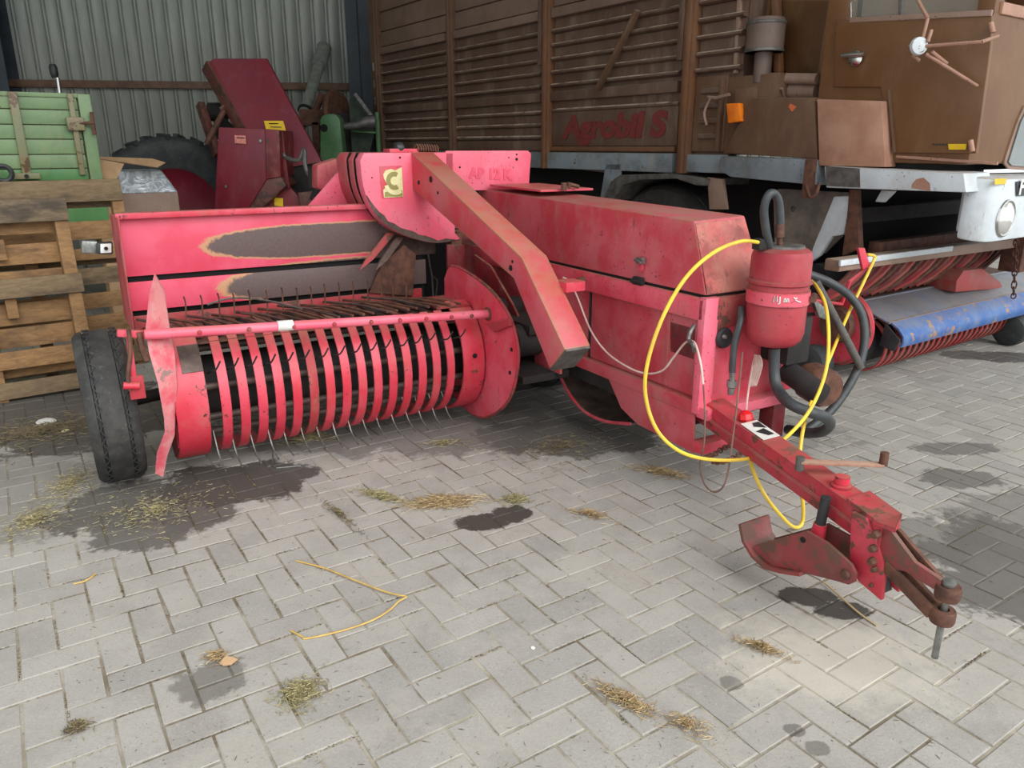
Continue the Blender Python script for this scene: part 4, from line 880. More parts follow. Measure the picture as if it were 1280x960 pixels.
# sill beam, dark chassis, wheel arch and wheel
part(MB().box(AS - .01, AS + .10, 4.27, 9.3, 1.30, 1.445), 'sill_beam', 'grey_blue', .012)
part(MB().box(AS - .005, AS + .10, 3.74, 4.2, 1.31, 1.44), 'sill_beam', 'grey_blue', .012)
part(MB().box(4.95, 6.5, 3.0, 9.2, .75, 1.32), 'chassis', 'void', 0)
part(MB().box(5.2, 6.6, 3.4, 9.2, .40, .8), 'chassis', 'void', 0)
lab(part(MB().tube([(4.6,5.75,1.32), (4.6,4.97,1.28)], .012, 6), 'chassis_pipe', 'brown_pale', 0), 'thin pale pipe under the sill')
part(MB().plate([(4.49,5.03,1.35), (4.49,4.84,1.36), (4.49,4.85,1.16), (4.49,4.98,1.06), (4.49,5.09,1.05)], (.02, 0, 0)), 'sill_bracket', 'grey_blue', .004)
ar = [(4.48,5.03,1.06), (4.48,4.95,1.21), (4.48,4.84,1.27), (4.48,4.25,1.3), (4.48,3.89,1.27), (4.48,3.9,1.22), (4.48,4.01,1.22), (4.48,4.21,1.26), (4.48,4.6,1.24), (4.48,4.8,1.19), (4.48,4.91,1.06)]
part(MB().plate(ar, (.55, 0, 0)), 'wheel_arch', 'grey_steel', .004)
part(MB().plate([(4.5,3.92,1.28), (4.5,3.78,1.27), (4.5,3.72,1.06), (4.5,3.88,1.05)], (.03, 0, 0)), 'arch_flap', 'brown_pale', .003)
wheel(T, 'wheel', (4.85, 4.55, .60), .60, .36, (1, 0, 0), 'dusty front tyre in the arch', 'rubber', 'brown_pale')
wheel(T, 'wheel', (6.4, 4.55, .60), .60, .36, (1, 0, 0), None, 'rubber', 'brown_pale')
wheel(T, 'wheel', (4.85, 8.0, .60), .60, .36, (1, 0, 0), None, 'rubber', 'brown_pale')
wheel(T, 'wheel', (6.4, 8.0, .60), .60, .36, (1, 0, 0), None, 'rubber', 'brown_pale')
# mudguard boxes, tread plate, rails
part(MB().box(4.53, 5.0, 3.40, 3.82, 1.44, 1.96), 'side_box', 'brown_panel', .008)
mg = part(MB().plate([(4.47,3.56,1.81), (4.47,3.08,1.79), (4.47,3.01,1.42), (4.47,3.76,1.45)], (.5, 0, 0)), 'mudguard', 'brown_panel', .008)
lab(part(MB().plate([(4.47,3.25,1.76), (4.47,3.2,1.74), (4.47,3.23,1.71), (4.47,3.26,1.74)], (-.001, 0, 0)), 'primer_spot', 'orange', 0, mg), 'orange primer spot')
il = part(MB().plate([(4.44,3.75,1.78), (4.44,3.64,1.78), (4.44,3.61,1.66), (4.44,3.72,1.65)], (.05, 0, 0)), 'indicator_lamp', 'amber', .008)
part(MB().box(4.49, 4.55, 3.56, 3.72, 1.66, 1.88), 'lamp_plate', 'brown_panel', .004)
part(MB().tube([(4.46,3.93,1.83), (4.44,3.84,1.82), (4.46,3.74,1.84)], .012, 6), 'door_catch', 'brown_pale', 0)
part(MB().tube([(4.44,3.89,1.83), (4.44,3.94,1.73), (4.44,3.91,1.64)], .009, 6, 4), 'catch_rod', 'brown_pale', 0)
part(MB().plate([(4.47,3.06,1.78), (4.47,2.63,1.75), (4.47,2.55,1.38), (4.47,2.99,1.38)], (.35, 0, 0)), 'step_box', 'tread_brown', .008)
part(MB().tube([(4.6,3.63,1.81), (4.55,3.54,1.87), (4.55,3.38,1.86), (4.6,3.4,1.81)], .009, 6), 'grab_handle', 'brown_pale', 0)
part(MB().cyl((4.62,3.57,1.94), (4.62,3.17,1.91), .035, n=12), 'air_pipe', 'brown_pale', 0)
part(MB().cyl((4.68,3.66,1.87), (4.68,3.2,1.84), .055, n=12), 'air_pipe', 'brown_pale', 0)
part(MB().plate([(4.46,3.78,1.43), (4.46,3,1.42), (4.46,2.98,1.26), (4.46,3.68,1.29), (4.46,3.79,1.34)], (.12, 0, 0)), 'front_rail', 'grey_blue', .008)
r2 = part(MB().plate([(4.42,2.92,1.38), (4.42,2.08,1.36), (4.42,2.05,1.26), (4.42,2.89,1.25)], (.30, 0, 0)), 'step_rail', 'white_paint', .008)
part(MB().plate([(4.42,2.91,1.38), (4.42,2.68,1.37), (4.42,2.66,1.26), (4.42,2.89,1.26)], (-.002, 0, 0)), 'grey_end', 'grey_steel', 0, r2)
lab(part(MB().plate([(4.42,2.35,1.29), (4.42,2.33,1.32), (4.42,2.29,1.33), (4.42,2.25,1.3), (4.42,2.24,1.26), (4.42,2.35,1.27)], (-.001, 0, 0)), 'rust_patch', 'brown_light', 0, r2), 'brown bare patch')
m = MB(); m.box(4.42, 4.50, 3.0, 3.06, 1.18, 1.42); m.tube([(4.42,3.03,1.26), (4.4,2.98,1.19), (4.4,2.94,1.21), (4.42,2.94,1.28)], .012, 6, 3); lab(part(m, 'tow_hook', 'rust', .003), 'rusty hook on the rail')
# cab: side, door, front corner
cabf = [(4.53, 2.12, 1.42), (4.53, 3.10, 1.42), (4.53, 3.06, 3.6), (4.53, 2.2, 3.6)]
cab = part(MB().box(4.56, 6.75, 2.13, 3.12, 1.40, 2.18), 'cab', 'brown', .02)
part(MB().plate([(4.56, 2.13, 2.16), (4.66, 2.13, 2.16), (4.70, 2.16, 3.4), (4.60, 2.16, 3.4)], (0, .09, 0)), 'door_pillar', 'brown', .008)
part(MB().plate([(4.56, 2.98, 2.16), (4.66, 2.98, 2.16), (4.66, 2.95, 3.4), (4.58, 2.95, 3.4)], (0, .14, 0)), 'door_pillar', 'brown', .008)
part(MB().box(4.6, 6.7, 2.2, 3.1, 3.3, 3.5), 'cab_roof', 'brown', .03)
part(MB().box(6.6, 6.72, 2.2, 3.1, 2.1, 3.4), 'cab_far_side', 'brown', .01)
part(MB().box(4.75, 6.6, 3.0, 3.08, 2.1, 3.4), 'cab_back', 'brown_panel', .01)
dr = part(MB().plate([(4.53,3.03,2.23), (4.54,2.13,2.15), (4.54,2.11,1.99), (4.54,2.09,1.46), (4.54,2.55,1.46), (4.54,2.69,1.83), (4.54,3,1.85)], (.03, 0, 0)), 'door', 'brown', .006)
part(MB().plate([(4.58,3.02,2.61), (4.58,2.2,2.46), (4.58,2.16,2.17), (4.58,2.96,2.22)], (.008, 0, 0)), 'window_pane', 'glass', 0)
part(MB().beam((4.54,2.94,2.22), (4.54,2.13,2.16), .02, .03), 'window_seal', 'brown_pale', .003, dr)
part(MB().beam((4.57,2.69,2.54), (4.57,2.64,2.19), .02, .02), 'window_divider', 'grey_steel', .002)
hp = Vector((4.52,2.87,2.02))
m = MB(); m.lathe([(0, -.075), (.014, -.07), (.018, 0), (.014, .07), (0, .075)], hp + Vector((-.02, 0, 0)), (0, 1, .03), 10); m.lathe([(0, 0), (.04, 0), (.045, -.01), (.02, -.02), (0, -.02)], hp + Vector((.005, -.01, -.02)), (1, 0, 0), 14)
lab(part(m, 'door_handle', 'chrome', 0, dr), 'chrome door handle')
part(MB().plate([(4.53,2.24,1.51), (4.53,2.14,1.51), (4.53,2.14,1.48), (4.53,2.23,1.48)], (-.002, 0, 0)), 'door_sticker', 'yellow_label', 0, dr)
m = MB()
for k in range(5): m.box(4.526, 4.528, 2.24 + k * .018, 2.252 + k * .018, 1.503, 1.511)
part(m, 'sticker_print', 'black', 0, dr)
for p, q in (((4.52,2.12,2.11), (4.52,2.1,2.06)), ((4.52,2.12,1.53), (4.52,2.1,1.47))): lab(part(MB().cyl(p, q, .014, n=10), 'door_hinge', 'brown_light', 0, dr), 'pale dusty hinge')
part(MB().beam((4.53,2.63,1.81), (4.53,2.54,1.46), .012, .02, (1, 0, 0)), 'door_seam', 'brown_panel', .002, dr)
part(MB().beam((4.54,2.53,1.44), (4.54,1.97,1.41), .02, .016), 'sill_trim', 'brown_light', .002)
part(MB().box(4.56, 5.0, 3.08, 3.15, 1.42, 1.78), 'cab_corner', 'brown', .01)
# cab back wall with the gap, air cleaner before it
part(MB().plate([(4.75,3.96,2.49), (4.75,3.24,2.39), (4.75,3.26,1.94), (4.75,3.95,1.98)], (.1, 0, 0)), 'gap_panel', 'brown', .006).scale = (1, 1, 1)
part(MB().box(4.75, 4.9, 3.1, 3.7, 1.9, 3.5), 'gap_panel', 'brown', .006)
part(MB().beam((4.7,3.66,2.73), (4.7,3.53,1.96), .05, .05, (1, 0, 0)), 'gap_pillar', 'brown_post', .006)
part(MB().beam((4.54,3.79,2.64), (4.54,3.77,1.98), .03, .03, (1, 0, 0)), 'body_edge', 'brown_pale', .004)
ac = Vector((4.58,3.58,2.1)); z1 = (4.58,3.6,2.32)[2]; z0 = (4.58,3.57,1.91)[2]
m = MB(); m.lathe([(0, -.0), (.125, 0), (.125, z1 - ac.z - .03), (.115, z1 - ac.z - .01), (.05, z1 - ac.z), (0, z1 - ac.z)], ac, (0, 0, 1), 28)
acl = part(m, 'air_cleaner', 'cleaner', 0)
m = MB(); m.lathe([(.127, 0), (.131, .005), (.131, .018), (.127, .02)], ac, (0, 0, 1), 28); m.lathe([(.127, z1 - ac.z - .05), (.130, z1 - ac.z - .045), (.130, z1 - ac.z - .035), (.126, z1 - ac.z - .03)], ac, (0, 0, 1), 28); part(m, 'cleaner_rim', 'grey_steel', 0, acl)
part(MB().cyl((ac.x, ac.y, z0), (ac.x, ac.y, ac.z + .01), .058, n=18), 'cleaner_stem', 'cleaner', 0, acl)
# broken mirror arm on the door
mc = Vector((4.35,2.38,2.01)); RD = []
for p, q in (((4.4,2.46,2.25), (4.38,2.38,2.15)), ((4.38,2.38,2.15), (4.36,2.38,2.05)), ((4.36,2.37,2.01), (4.42,2.1,2.01)), ((4.42,2.1,2.01), (4.5,2.06,2.04)), ((4.36,2.35,1.97), (4.5,2.12,1.8)), ((4.38,2.35,2.09), (4.36,2.35,2.03)), ((4.36,2.42,1.97), (4.36,2.38,1.94)), ((4.36,2.32,1.98), (4.44,2.27,1.92))): RD.append((p, q))
ma = MB()
for p, q in RD: ma.cyl(p, q, .0095, n=8)
mo = lab(part(ma, 'mirror_arm', 'brown_light', 0), 'bent mirror arm tubes')
m = MB(); m.lathe([(0, 0), (.030, 0), (.048, .012), (.044, .03), (0, .038)], mc + Vector((0, .02, 0)), (-.5, -.8, .1), 20); lab(part(m, 'mirror_hub', 'white_paint', 0, mo), 'dirty white mirror hub')
m = MB(); m.plate([(4.33,2.44,2.02), (4.33,2.41,2.04), (4.33,2.4,2.02), (4.33,2.42,2)], (.01, 0, 0)); part(m, 'hub_clip', 'zinc', 0, mo)
m = MB(); m.lathe([(0, 0), (.02, 0), (.022, -.012), (0, -.014)], mc + Vector((-.012, -.012, -.012)), (-.5, -.8, .1), 10); part(m, 'hub_gap', 'dark', 0, mo)
# front face: brown corner, lower window pane with rubber seal, bumper with headlight
wf = [(5.04,2.12,1.37), (4.97,2.12,1.4), (4.97,2.12,1.43), (5.04,2.12,1.64), (5.09,2.12,1.72), (5.7,2.12,1.78), (5.94,2.12,1.33)]
part(MB().plate(wf, (0, .012, 0)), 'front_window_seal', 'brown_pale', .004)
part(MB().plate([(5.05,2.11,1.39), (5,2.11,1.41), (5.06,2.11,1.63), (5.11,2.11,1.7), (5.69,2.11,1.76), (5.91,2.11,1.35)], (0, .006, 0)), 'front_window_pane', 'lens', 0).data.materials[0] = M['dim_glass']
part(MB().box(4.62, 6.7, 2.118, 2.16, 2.16, 2.22), 'front_rail', 'brown_light', .006)
bu = part(MB().plate([(4.55, 2.125, 1.0), (4.555, 2.06, .99), (4.60, 2.0, .985), (4.68, 1.985, .98), (6.7, 1.985, .98), (6.7, 2.3, .98), (4.9, 2.3, 1.0), (4.9, 2.125, 1.0)], (0, 0, .345)), 'bumper', 'white_paint', .02)
hl = Vector((4.78,1.98,1.11))
m = MB(); m.lathe([(0, -.028), (.055, -.022), (.085, -.008), (.092, .004), (.092, .02), (0, .02)], hl, (0, 1, 0), 28); hlo = lab(part(m, 'headlight', 'lens', 0), 'round clear headlight')
m = MB(); m.ring(hl, (0, 1, 0), .097, .009, 28, 8); part(m, 'headlight_rim', 'chrome', 0, hlo)
part(MB().plate([(4.56,1.98,1.33), (4.69,1.98,1.33), (4.7,1.98,1.3), (4.57,1.98,1.3)], (0, -.002, 0)), 'bumper_sticker', 'yellow_label', 0, bu)
part(MB().plate([(4.82,1.98,1.31), (5.46,1.98,1.31), (5.51,1.98,1.22), (4.86,1.98,1.23)], (0, -.003, 0)), 'letter_plate', 'black', 0, bu)
part(MB().plate([(4.83,1.98,1.31), (5.45,1.98,1.3), (5.49,1.98,1.22), (4.86,1.98,1.23)], (0, -.001, 0)), 'letter_panel', 'grey_steel', 0, bu)
lab(text('letter', 'F', .115, 'white', T, (4.86,1.97,1.24), (1, 0, 0), (0, 0, 1), .004, 0, .001, bu), 'white letter on dark plate')
# under the cab: dark bay with beams, white stays, tread flap
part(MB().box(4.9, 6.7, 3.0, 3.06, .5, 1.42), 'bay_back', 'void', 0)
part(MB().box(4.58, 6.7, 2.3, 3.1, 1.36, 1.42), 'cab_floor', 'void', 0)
for z, b, mt in ((1.06, 2.95, 'dark'), (.86, 2.75, 'rust')): part(MB().box(4.75, 6.6, b - .08, b, z - .05, z + .05), 'cross_beam', mt, .006)
part(MB().plate([(4.6,2.66,1.17), (4.6,2.63,1.24), (4.6,2.54,1.24), (4.6,2.6,1.17)], (.02, 0, 0)), 'stay', 'white_paint', .003)
part(MB().plate([(4.72,3.46,1.21), (4.72,2.93,1.21), (4.72,2.9,0.96), (4.72,3.04,0.8), (4.72,3.43,0.75), (4.72,3.49,1.13)], (.02, 0, 0)), 'tread_flap', 'tread', .003)
m = MB(); c = Vector((4.72,3.32,1.08)); m.cyl(c, c + Vector((.004, 0, 0)), .022, n=14); part(m, 'flap_hole', 'void', 0)
part(MB().plate([(4.55,2.91,1.19), (4.55,2.8,1.2), (4.55,2.8,1.09), (4.55,2.81,0.96), (4.55,2.89,0.94), (4.55,2.96,0.81), (4.55,3.02,0.76), (4.55,3.02,0.85)], (.03, 0, 0)), 'white_bracket', 'white_paint', .004)
lab(part(MB().plate([(4.53,2.8,1.24), (4.53,2.75,1.24), (4.53,2.68,0.89), (4.53,2.79,0.83), (4.53,2.79,1.05)], (.05, 0, 0)), 'rusty_stay', 'rust', .004), 'rusty stay')
# rotor with slanted fins, edge bar, tank of the pickup
part(MB().beam((4.05,2.55,0.84), (6.81,2.55,0.81), .10, .07), 'edge_bar', 'brown_pale', .012)
part(MB().beam((4.03,2.49,0.86), (5.31,2.49,0.85), .015, .035), 'edge_strip', 'white_paint', .003)
part(MB().cyl((4.5, 2.95, .66), (6.7, 2.95, .66), .10, n=16), 'rotor', 'void', 0)
for k in range(22):     # slanted guard bars in front of the rotor
    a = 4.40 + k * .098
    m = MB(); m.tube([(a - .10, 2.83, .535), (a - .02, 2.76, .60), (a + .10, 2.72, .69), (a + .22, 2.72, .77)], .024, 6)
    part(m, 'guard_bar', ('deep_red', 'pick_red', 'rust')[k % 3], 0)
lab(part(MB().plate([(5.74,2.62,0.57), (5.82,2.62,0.64), (6.1,2.62,0.63), (6.44,2.62,0.5), (6.51,2.62,0.44), (5.75,2.62,0.49)], (0, .25, 0)), 'intake_cheek', 'pick_red', .006), 'dark red intake cheek')
m = MB(); m.lathe([(0, 0), (.11, 0), (.12, .02), (.11, .04), (.04, .05), (0, .05)], (6.45, 2.5, .92), (0, 1, 0), 18); lab(part(m, 'worn_roller', 'rust', 0), 'rusty roller under the bumper'); 
part(MB().box(6.3, 6.6, 2.45, 2.6, .6, 1.0), 'bumper_stay', 'rust', .01)
# blue pickup hood
hood = part(MB().strip([(2.80, .50), (2.52, .405)][::-1], 4.72, 7.1, .012), 'pickup_hood', 'hood_grey', .002)
lp_ = [(2.53, .410), (2.47, .375), (2.435, .335), (2.430, .300), (2.445, .270)]
part(MB().strip(lp_[::-1], 4.74, 7.1, .012), 'hood_lip', 'blue', 0, hood)
part(MB().beam((4.72, 2.525, .415), (7.1, 2.525, .415), .014, .012), 'hood_fold', 'brown_pale', .002, hood)
part(MB().beam((4.72, 2.79, .505), (7.1, 2.79, .505), .03, .012), 'hood_rim', 'hood_grey', .002, hood)
part(MB().plate([(4.71, 2.54, .41), (4.71, 2.43, .32), (4.71, 2.46, .24), (4.71, 2.56, .26)], (.012, 0, 0)), 'hood_end', 'black', .002, hood)
part(MB().plate([(4.72, 2.80, .49), (7.1, 2.80, .49), (7.1, 3.15, .52), (4.72, 3.15, .52)], (0, 0, -.01)), 'intake_floor', 'rust', 0)
def pprof(n=12):
    return [(2.72 - .19 * math.sin(R(5 + 165 * k / n)), .235 + .19 * math.cos(R(5 + 165 * k / n))) for k in range(n + 1)]
sp = MB().strip(pprof(), 4.74, 4.772, .010); s0 = part(sp, 'stripper_band', 'pick_red', 0)
for k in range(1, 30): cp(s0, (k * .078, 0, 0))
part(MB().cyl((4.66, 2.73, .235), (7.1, 2.73, .235), .13, n=18), 'tine_drum', 'void', 0)
m = MB(); m.lathe([(0, 0), (.25, 0), (.262, .01), (.262, .03), (0, .03)], (4.62, 2.83, .345), (1, 0, 0), 40); ed = part(m, 'end_disc', 'pick_red', 0); ed.data.materials[0] = M['red_clean']
m = MB(); m.ring((4.62, 2.83, .345), (1, 0, 0), .25, .010, 40, 6); part(m, 'disc_rim', 'red_worn', 0, ed)
m = MB(); m.lathe([(0, 0), (.11, 0), (.125, .04), (.11, .06), (0, .06)], (4.56, 2.80, .37), (1, 0, 0), 24); lab(part(m, 'drive_pulley', 'rust', 0, ed), 'rusty drive pulley')
def gauge(c, r, label):
    m = MB(); h = .08; m.lathe([(0, -h), (r * .7, -h), (r * .94, -h * .8), (r, -h * .3), (r, h * .3), (r * .94, h * .8), (r * .7, h), (0, h)], c, (1, 0, 0), 24); return lab(part(m, 'gauge_roller', 'rubber_dark', 0), label)
gauge((6.55, 2.52, .125), .125, 'dark roller at the far end of the pickup')
gauge((4.45, 2.85, .12), .12, 'dark roller at the near end of the pickup')
m = MB()
pa0 = spline([Vector(p) for p in ((5.89,2.35,0.9), (6.01,2.38,0.76), (6.16,2.42,0.6), (6.32,2.46,0.41))], 4)
for i in range(len(pa0) - 1):
    p, q = pa0[i], pa0[i + 1]; d = (q - p).normalized(); u = d.orthogonal().normalized(); u = d.cross(u) if i % 2 else u; c0 = (p + q) / 2; L = (q - p).length * .7
    m = MB(); m.tube([c0 + d * L * math.cos(t) + u * .016 * math.sin(t) for t in [2 * math.pi * j / 10 for j in range(11)]], .005, 5); part(m, 'chain_link', 'rust', 0)

# ================================================================ left: pallets, trailer, boxes
def pallet(name, label, a1, k0, lean, W, Hh, dark):
    """pallet stood on edge: deck boards in front and behind, three stringers; right edge at a1, foot at k0"""
    Z = Thing(name, label, 'pallet', (a1 - W / 2, k0, 0), 37, 'wooden pallets leaning on edge')
    ln = lambda z: lean * z
    def board(z0, h, off, x0, x1, nm='deck_board', mat='wood', th=.02):
        z1 = z0 + h
        return MB().plate([(x0, k0 + ln(z0) + off, z0), (x1, k0 + ln(z0) + off, z0 + random.uniform(-.004, .004)), (x1, k0 + ln(z1) + off, z1 + random.uniform(-.004, .004)), (x0, k0 + ln(z1) + off, z1)], (0, th, 0)).build(nm, mat, Z, .003)
    return Z, board
Z, bd = pallet('pallet', 'weathered pallet nearest the camera at far left, tilted back with a dark stained top board', .70, 5.36, .13, 1.2, 1.2, True)
lab(bd(1.06, .135, 0, -.50, .70, mat='wood_stained'), 'top board with dark stains')
for z, h in ((.62, .115), (.02, .10)): bd(z, h, 0, -.5, .71 if z > .5 else .74, mat='wood_grey')
bd(.20, .105, 0.0, -.5, .60, mat='wood')
for z, h in ((.98, .075), (.80, .12), (.68, .08), (.44, .13), (.30, .12), (.12, .14)): bd(z, h, .115, -.5, .66)
for x in (.62, .12, -.42): MB().plate([(x, 5.38, 0), (x + .075, 5.38, 0), (x + .075, 5.38 + .13 * 1.16, 1.16), (x, 5.38 + .13 * 1.16, 1.16)], (0, .095, 0)).build('stringer', 'wood', Z, .003)
for z in (.55, .90): MB().box(.28, .34, 5.36 + .13 * z + .05, 5.36 + .13 * z + .10, z - .06, z + .06).build('spacer_block', 'wood', Z, .003)
Z, bd = pallet('pallet', 'brown pallet standing upright behind the stained one, its end beside the baler', 1.09, 5.80, .02, 1.2, 1.28, False)
for z, h, mt in ((1.145, .14, 'wood_grey'), (.90, .12, 'wood'), (.77, .07, 'wood'), (.60, .115, 'wood_grey'), (.44, .10, 'wood'), (.26, .13, 'wood'), (.03, .12, 'wood_grey')): bd(z, h, 0, -.11, 1.08, mat=mt)
for z in (1.10, .72, .3): bd(z, .06, .12, -.11, 1.08, mat='wood_grey')
for x in (1.015, .45, -.1): MB().plate([(x, 5.822, 0), (x + .07, 5.822, 0), (x + .07, 5.845, 1.18), (x, 5.845, 1.18)], (0, .09, 0)).build('stringer', 'wood', Z, .003)

G = Thing('green_trailer', 'pale green wooden board trailer standing behind the pallets', 'trailer', (-.6, 8.0, 0), 33)
YT = 7.15
zz = [(0.406,7.15,1.876)[2], (0.389,7.15,1.766)[2], (0.371,7.15,1.655)[2], (0.354,7.15,1.549)[2], (0.337,7.15,1.436)[2], (0.32,7.15,1.329)[2], (0.305,7.15,1.238)[2]]
xr, xm = (0.591,7.15,1.634)[0], (0.173,7.15,1.629)[0]; xl = -2.0
for i in range(6): MB().box(xl, xr, YT, YT + .035, zz[i + 1] + .003, zz[i] - .003).build('side_board', 'green' if i < 5 else 'green_bright', G, .005)
MB().box(xl, xr + .02, YT + .035, YT + .04, zz[6], zz[0] - .01).build('board_backing', 'green_post', G)
MB().box(xl, xr + .10, YT - .01, YT + .05, zz[6] - .42, zz[6] - .004).build('bed_rail', 'green_bright', G, .008)
MB().box(xl, xr + .02, YT - .012, YT + .04, zz[0] - .02, zz[0] + .012).build('top_cap', 'green', G, .004)
for x, w_ in ((xm, .06), (xr - .04, .04)): MB().box(x - w_ / 2, x + w_ / 2, YT - .04, YT, zz[5] - .05, zz[0] + .01).build('post', 'green_post', G, .006)
MB().box(xr + .01, xr + .10, YT - .02, YT + .05, zz[6], zz[0] + .01).build('corner_post', 'green', G, .008)
lx = (0.636,7.1,1.663)
m = MB(); m.box(lx[0] - .14, lx[0] - .02, 7.08, 7.13, lx[2] - .05, lx[2] + .05); lt = m.build('board_latch', 'green_post', G, .008)
m = MB(); m.cyl((lx[0] + .04, 7.08, lx[2] - .08), (lx[0] + .04, 7.08, lx[2] + .09), .014, n=8); m.cyl((lx[0] - .1, 7.1, lx[2]), (lx[0] + .05, 7.07, lx[2] + .01), .012, n=8); lab(m.build('latch_rod', 'rust', G, 0, lt), 'rusty latch rod')
hx = (0.166,7.1,1.279)
m = MB(); m.box(hx[0] - .09, hx[0] + .09, 7.06, 7.14, hx[2] - .022, hx[2] + .022); ph = m.build('post_hinge', 'green_post', G, .004)
m = MB(); m.cyl((hx[0], 7.045, hx[2]), (hx[0], 7.07, hx[2]), .016, n=8); m.build('hinge_bolt', 'dark', G, 0, ph)
MB().box(xl, xr, YT + .04, 9.0, 1.15, 1.22).build('bed', 'green_post', G)
m = MB(); m.ring((0.019,7,1.302), (0, 1, 0), .055, .018, 20, 8); lab(m.build('rubber_ring', 'black', G), 'black rubber ring at the side')
for yy in (7.45, 8.7): wheel(G, 'wheel', (-.6, yy, .42), .42, .2, (0, 1, 0), None, 'rubber_dark', 'green')
m = MB(); m.box(-.66, -.54, 7.45, 8.7, .36, .48); m.box(-.7, -.5, 7.6, 8.5, .45, 1.16); m.build('axle', 'dark', G)

HG = Thing('lever_grip', 'steel lever with a black grip sticking up behind the green trailer', 'lever', ((-4.831,8.6,2.02)[0], 8.6, 0), 0)
MB().cyl(((-4.831,8.6,2.02)[0], 8.6, 0), (-4.784,8.6,2.185), .022, .02, 10).build('lever_rod', 'chrome', HG)
m = MB(); m.lathe([(0, 0), (.03, 0), (.04, .03), (.042, .1), (.03, .13), (0, .135)], (-4.809,8.6,2.185), (-.05, 0, 1), 12); m.build('grip', 'black', HG)

# opened cardboard box beside a wrapped block
K = Thing('wrapped_stack', 'block of goods in crumpled clear wrap beyond the pallets', 'packaged goods', (1.05, 7.9, 0), 33)
x0, x1 = (0.852,7.6,1.115)[0], (1.286,7.6,1.031)[0]; zt = (1.082,7.7,1.291)[2]; zb = (1.043,7.6,1.109)[2]
MB().box(x0, x1 + .04, 7.6, 8.15, .14, zb).build('carton_stack', 'brown_pale', K, .02)
MB().loft([(x0 - .01, 7.59, zb - .01), (x1 + .04, 7.59, zb - .01), (x1 + .04, 8.15, zb - .01), (x0 - .01, 8.15, zb - .01)], [(x0 + .02, 7.70, zt), (x1 - .06, 7.70, zt), (x1 - .04, 8.15, zt), (x0 + .02, 8.15, zt)]).build('wrap_cap', 'wrap', K, .02, seg=3)
for x in (x0 + .02, (x0 + x1) / 2 - .03, x1 - .07): MB().box(x, x + .1, 7.62, 8.12, 0, .14).build('pallet_block', 'wood', K, .004)
KB = Thing('cardboard_box', 'open cardboard box with raised flaps beside the wrapped stack', 'box', (.74, 7.4, 0), 33)
bx0, bx1 = (0.621,7.25,1.202)[0], (0.804,7.25,1.198)[0]; bz = (0.708,7.25,1.232)[2]
m = MB(); m.box(bx0, bx1, 7.25, 7.26, .0, bz); m.box(bx0, bx0 + .01, 7.25, 7.56, .0, bz); m.box(bx1 - .01, bx1, 7.25, 7.56, .0, bz); m.box(bx0, bx1, 7.55, 7.56, .0, bz); m.box(bx0, bx1, 7.25, 7.56, .0, .01); m.build('carton', 'cardboard', KB, .002)
MB().plate([(0.636,7.26,1.258), (0.796,7.26,1.223), (0.885,7.34,1.355), (0.699,7.34,1.395)], (0, .006, .002)).build('flap', 'cardboard', KB)
MB().plate([(0.673,7.56,1.405), (1.166,7.5,1.321), (1.243,7.54,1.36), (1.143,7.58,1.394), (0.697,7.6,1.414)], (0, .006, -.006)).build('flap', 'cardboard', KB)

# ================================================================ behind: maroon harvester, green machine, pipe
MC = Thing('maroon_harvester', 'dark maroon farm machine with tall tilted chute and big wheel by the wall', 'harvester', (-2.9, 9.0, 0), 0)
MB().plate([(-3.259,8.75,2.317), (-3.164,8.7,2.382), (-2.598,8.7,2.382), (-1.996,8.3,1.342), ((-2.579,8.2,1.24))], (0, .06, 0)).build('chute', 'maroon', MC, .01)
MB().beam((-3.262,8.78,2.319), (-2.82,8.45,1.639), .08, .14).build('chute_frame', 'maroon_rust', MC, .006)
MB().beam((-3.355,8.7,1.929), (-3.154,8.5,1.396), .07, .1).build('side_arm', 'maroon_rust', MC, .006)
MB().cyl((-3.051,8.55,1.858), (-3.24,8.45,1.519), .03, n=8).build('chute_rod', 'rust', MC); MB().cyl((-3.337,8.9,1.856), (-3.16,8.9,1.856), .1, n=12).build('chute_roller', 'dark', MC); MB().cyl((-3.094,8.6,1.868), (-2.961,8.6,1.988), .028, n=8).build('chute_clamp', 'maroon_rust', MC)
MB().plate([(-2.922,8.6,1.642), (-3.297,8.9,1.898), (-3.315,8.9,1.587), (-2.944,8.6,1.436)], (0, .03, 0)).build('chute_side', 'dark', MC)
hx = [(-2.855,7.8,1.673), (-2.406,7.8,1.658), (-2.436,7.8,1.184), (-2.649,7.8,0.889), (-2.986,7.8,0.889)]
hous = MB().plate(hx, (0, .5, 0)).build('side_housing', 'maroon', MC, .012)
MB().plate([(-2.406,7.8,1.658), (-2.267,7.8,1.643), (-2.291,7.8,1.207), (-2.436,7.8,1.184)], (0, .5, 0)).build('housing_edge', 'maroon', MC, .008).data.materials[0] = M['deep_red']
MB().plate([(-2.442,7.82,1.183), (-2.297,7.82,1.206), (-2.249,7.82,1.122), (-2.561,7.82,0.864), (-2.674,7.82,0.864)], (0, .4, 0)).build('housing_foot', 'maroon_rust', MC, .008)
MB().plate([(-2.296,7.9,1.645), (-2.265,7.9,1.638), (-2.241,7.9,1.094), (-2.29,7.9,1.094)], (0, .04, 0)).build('upright', 'deep_red', MC, .004)
MB().plate([(-2.62,7.95,0.854), (-2.33,7.95,1.17), (-2.181,7.95,1.021), (-2.129,7.95,0.854)], (0, .05, 0)).build('lower_panel', 'deep_red', MC, .004)
MB().plate([(-2.165,7.9,1.047), (-1.953,7.9,1.071), (-1.969,7.9,0.858), (-2.132,7.9,0.858)], (0, .05, 0)).build('lower_panel', 'maroon_rust', MC, .004)
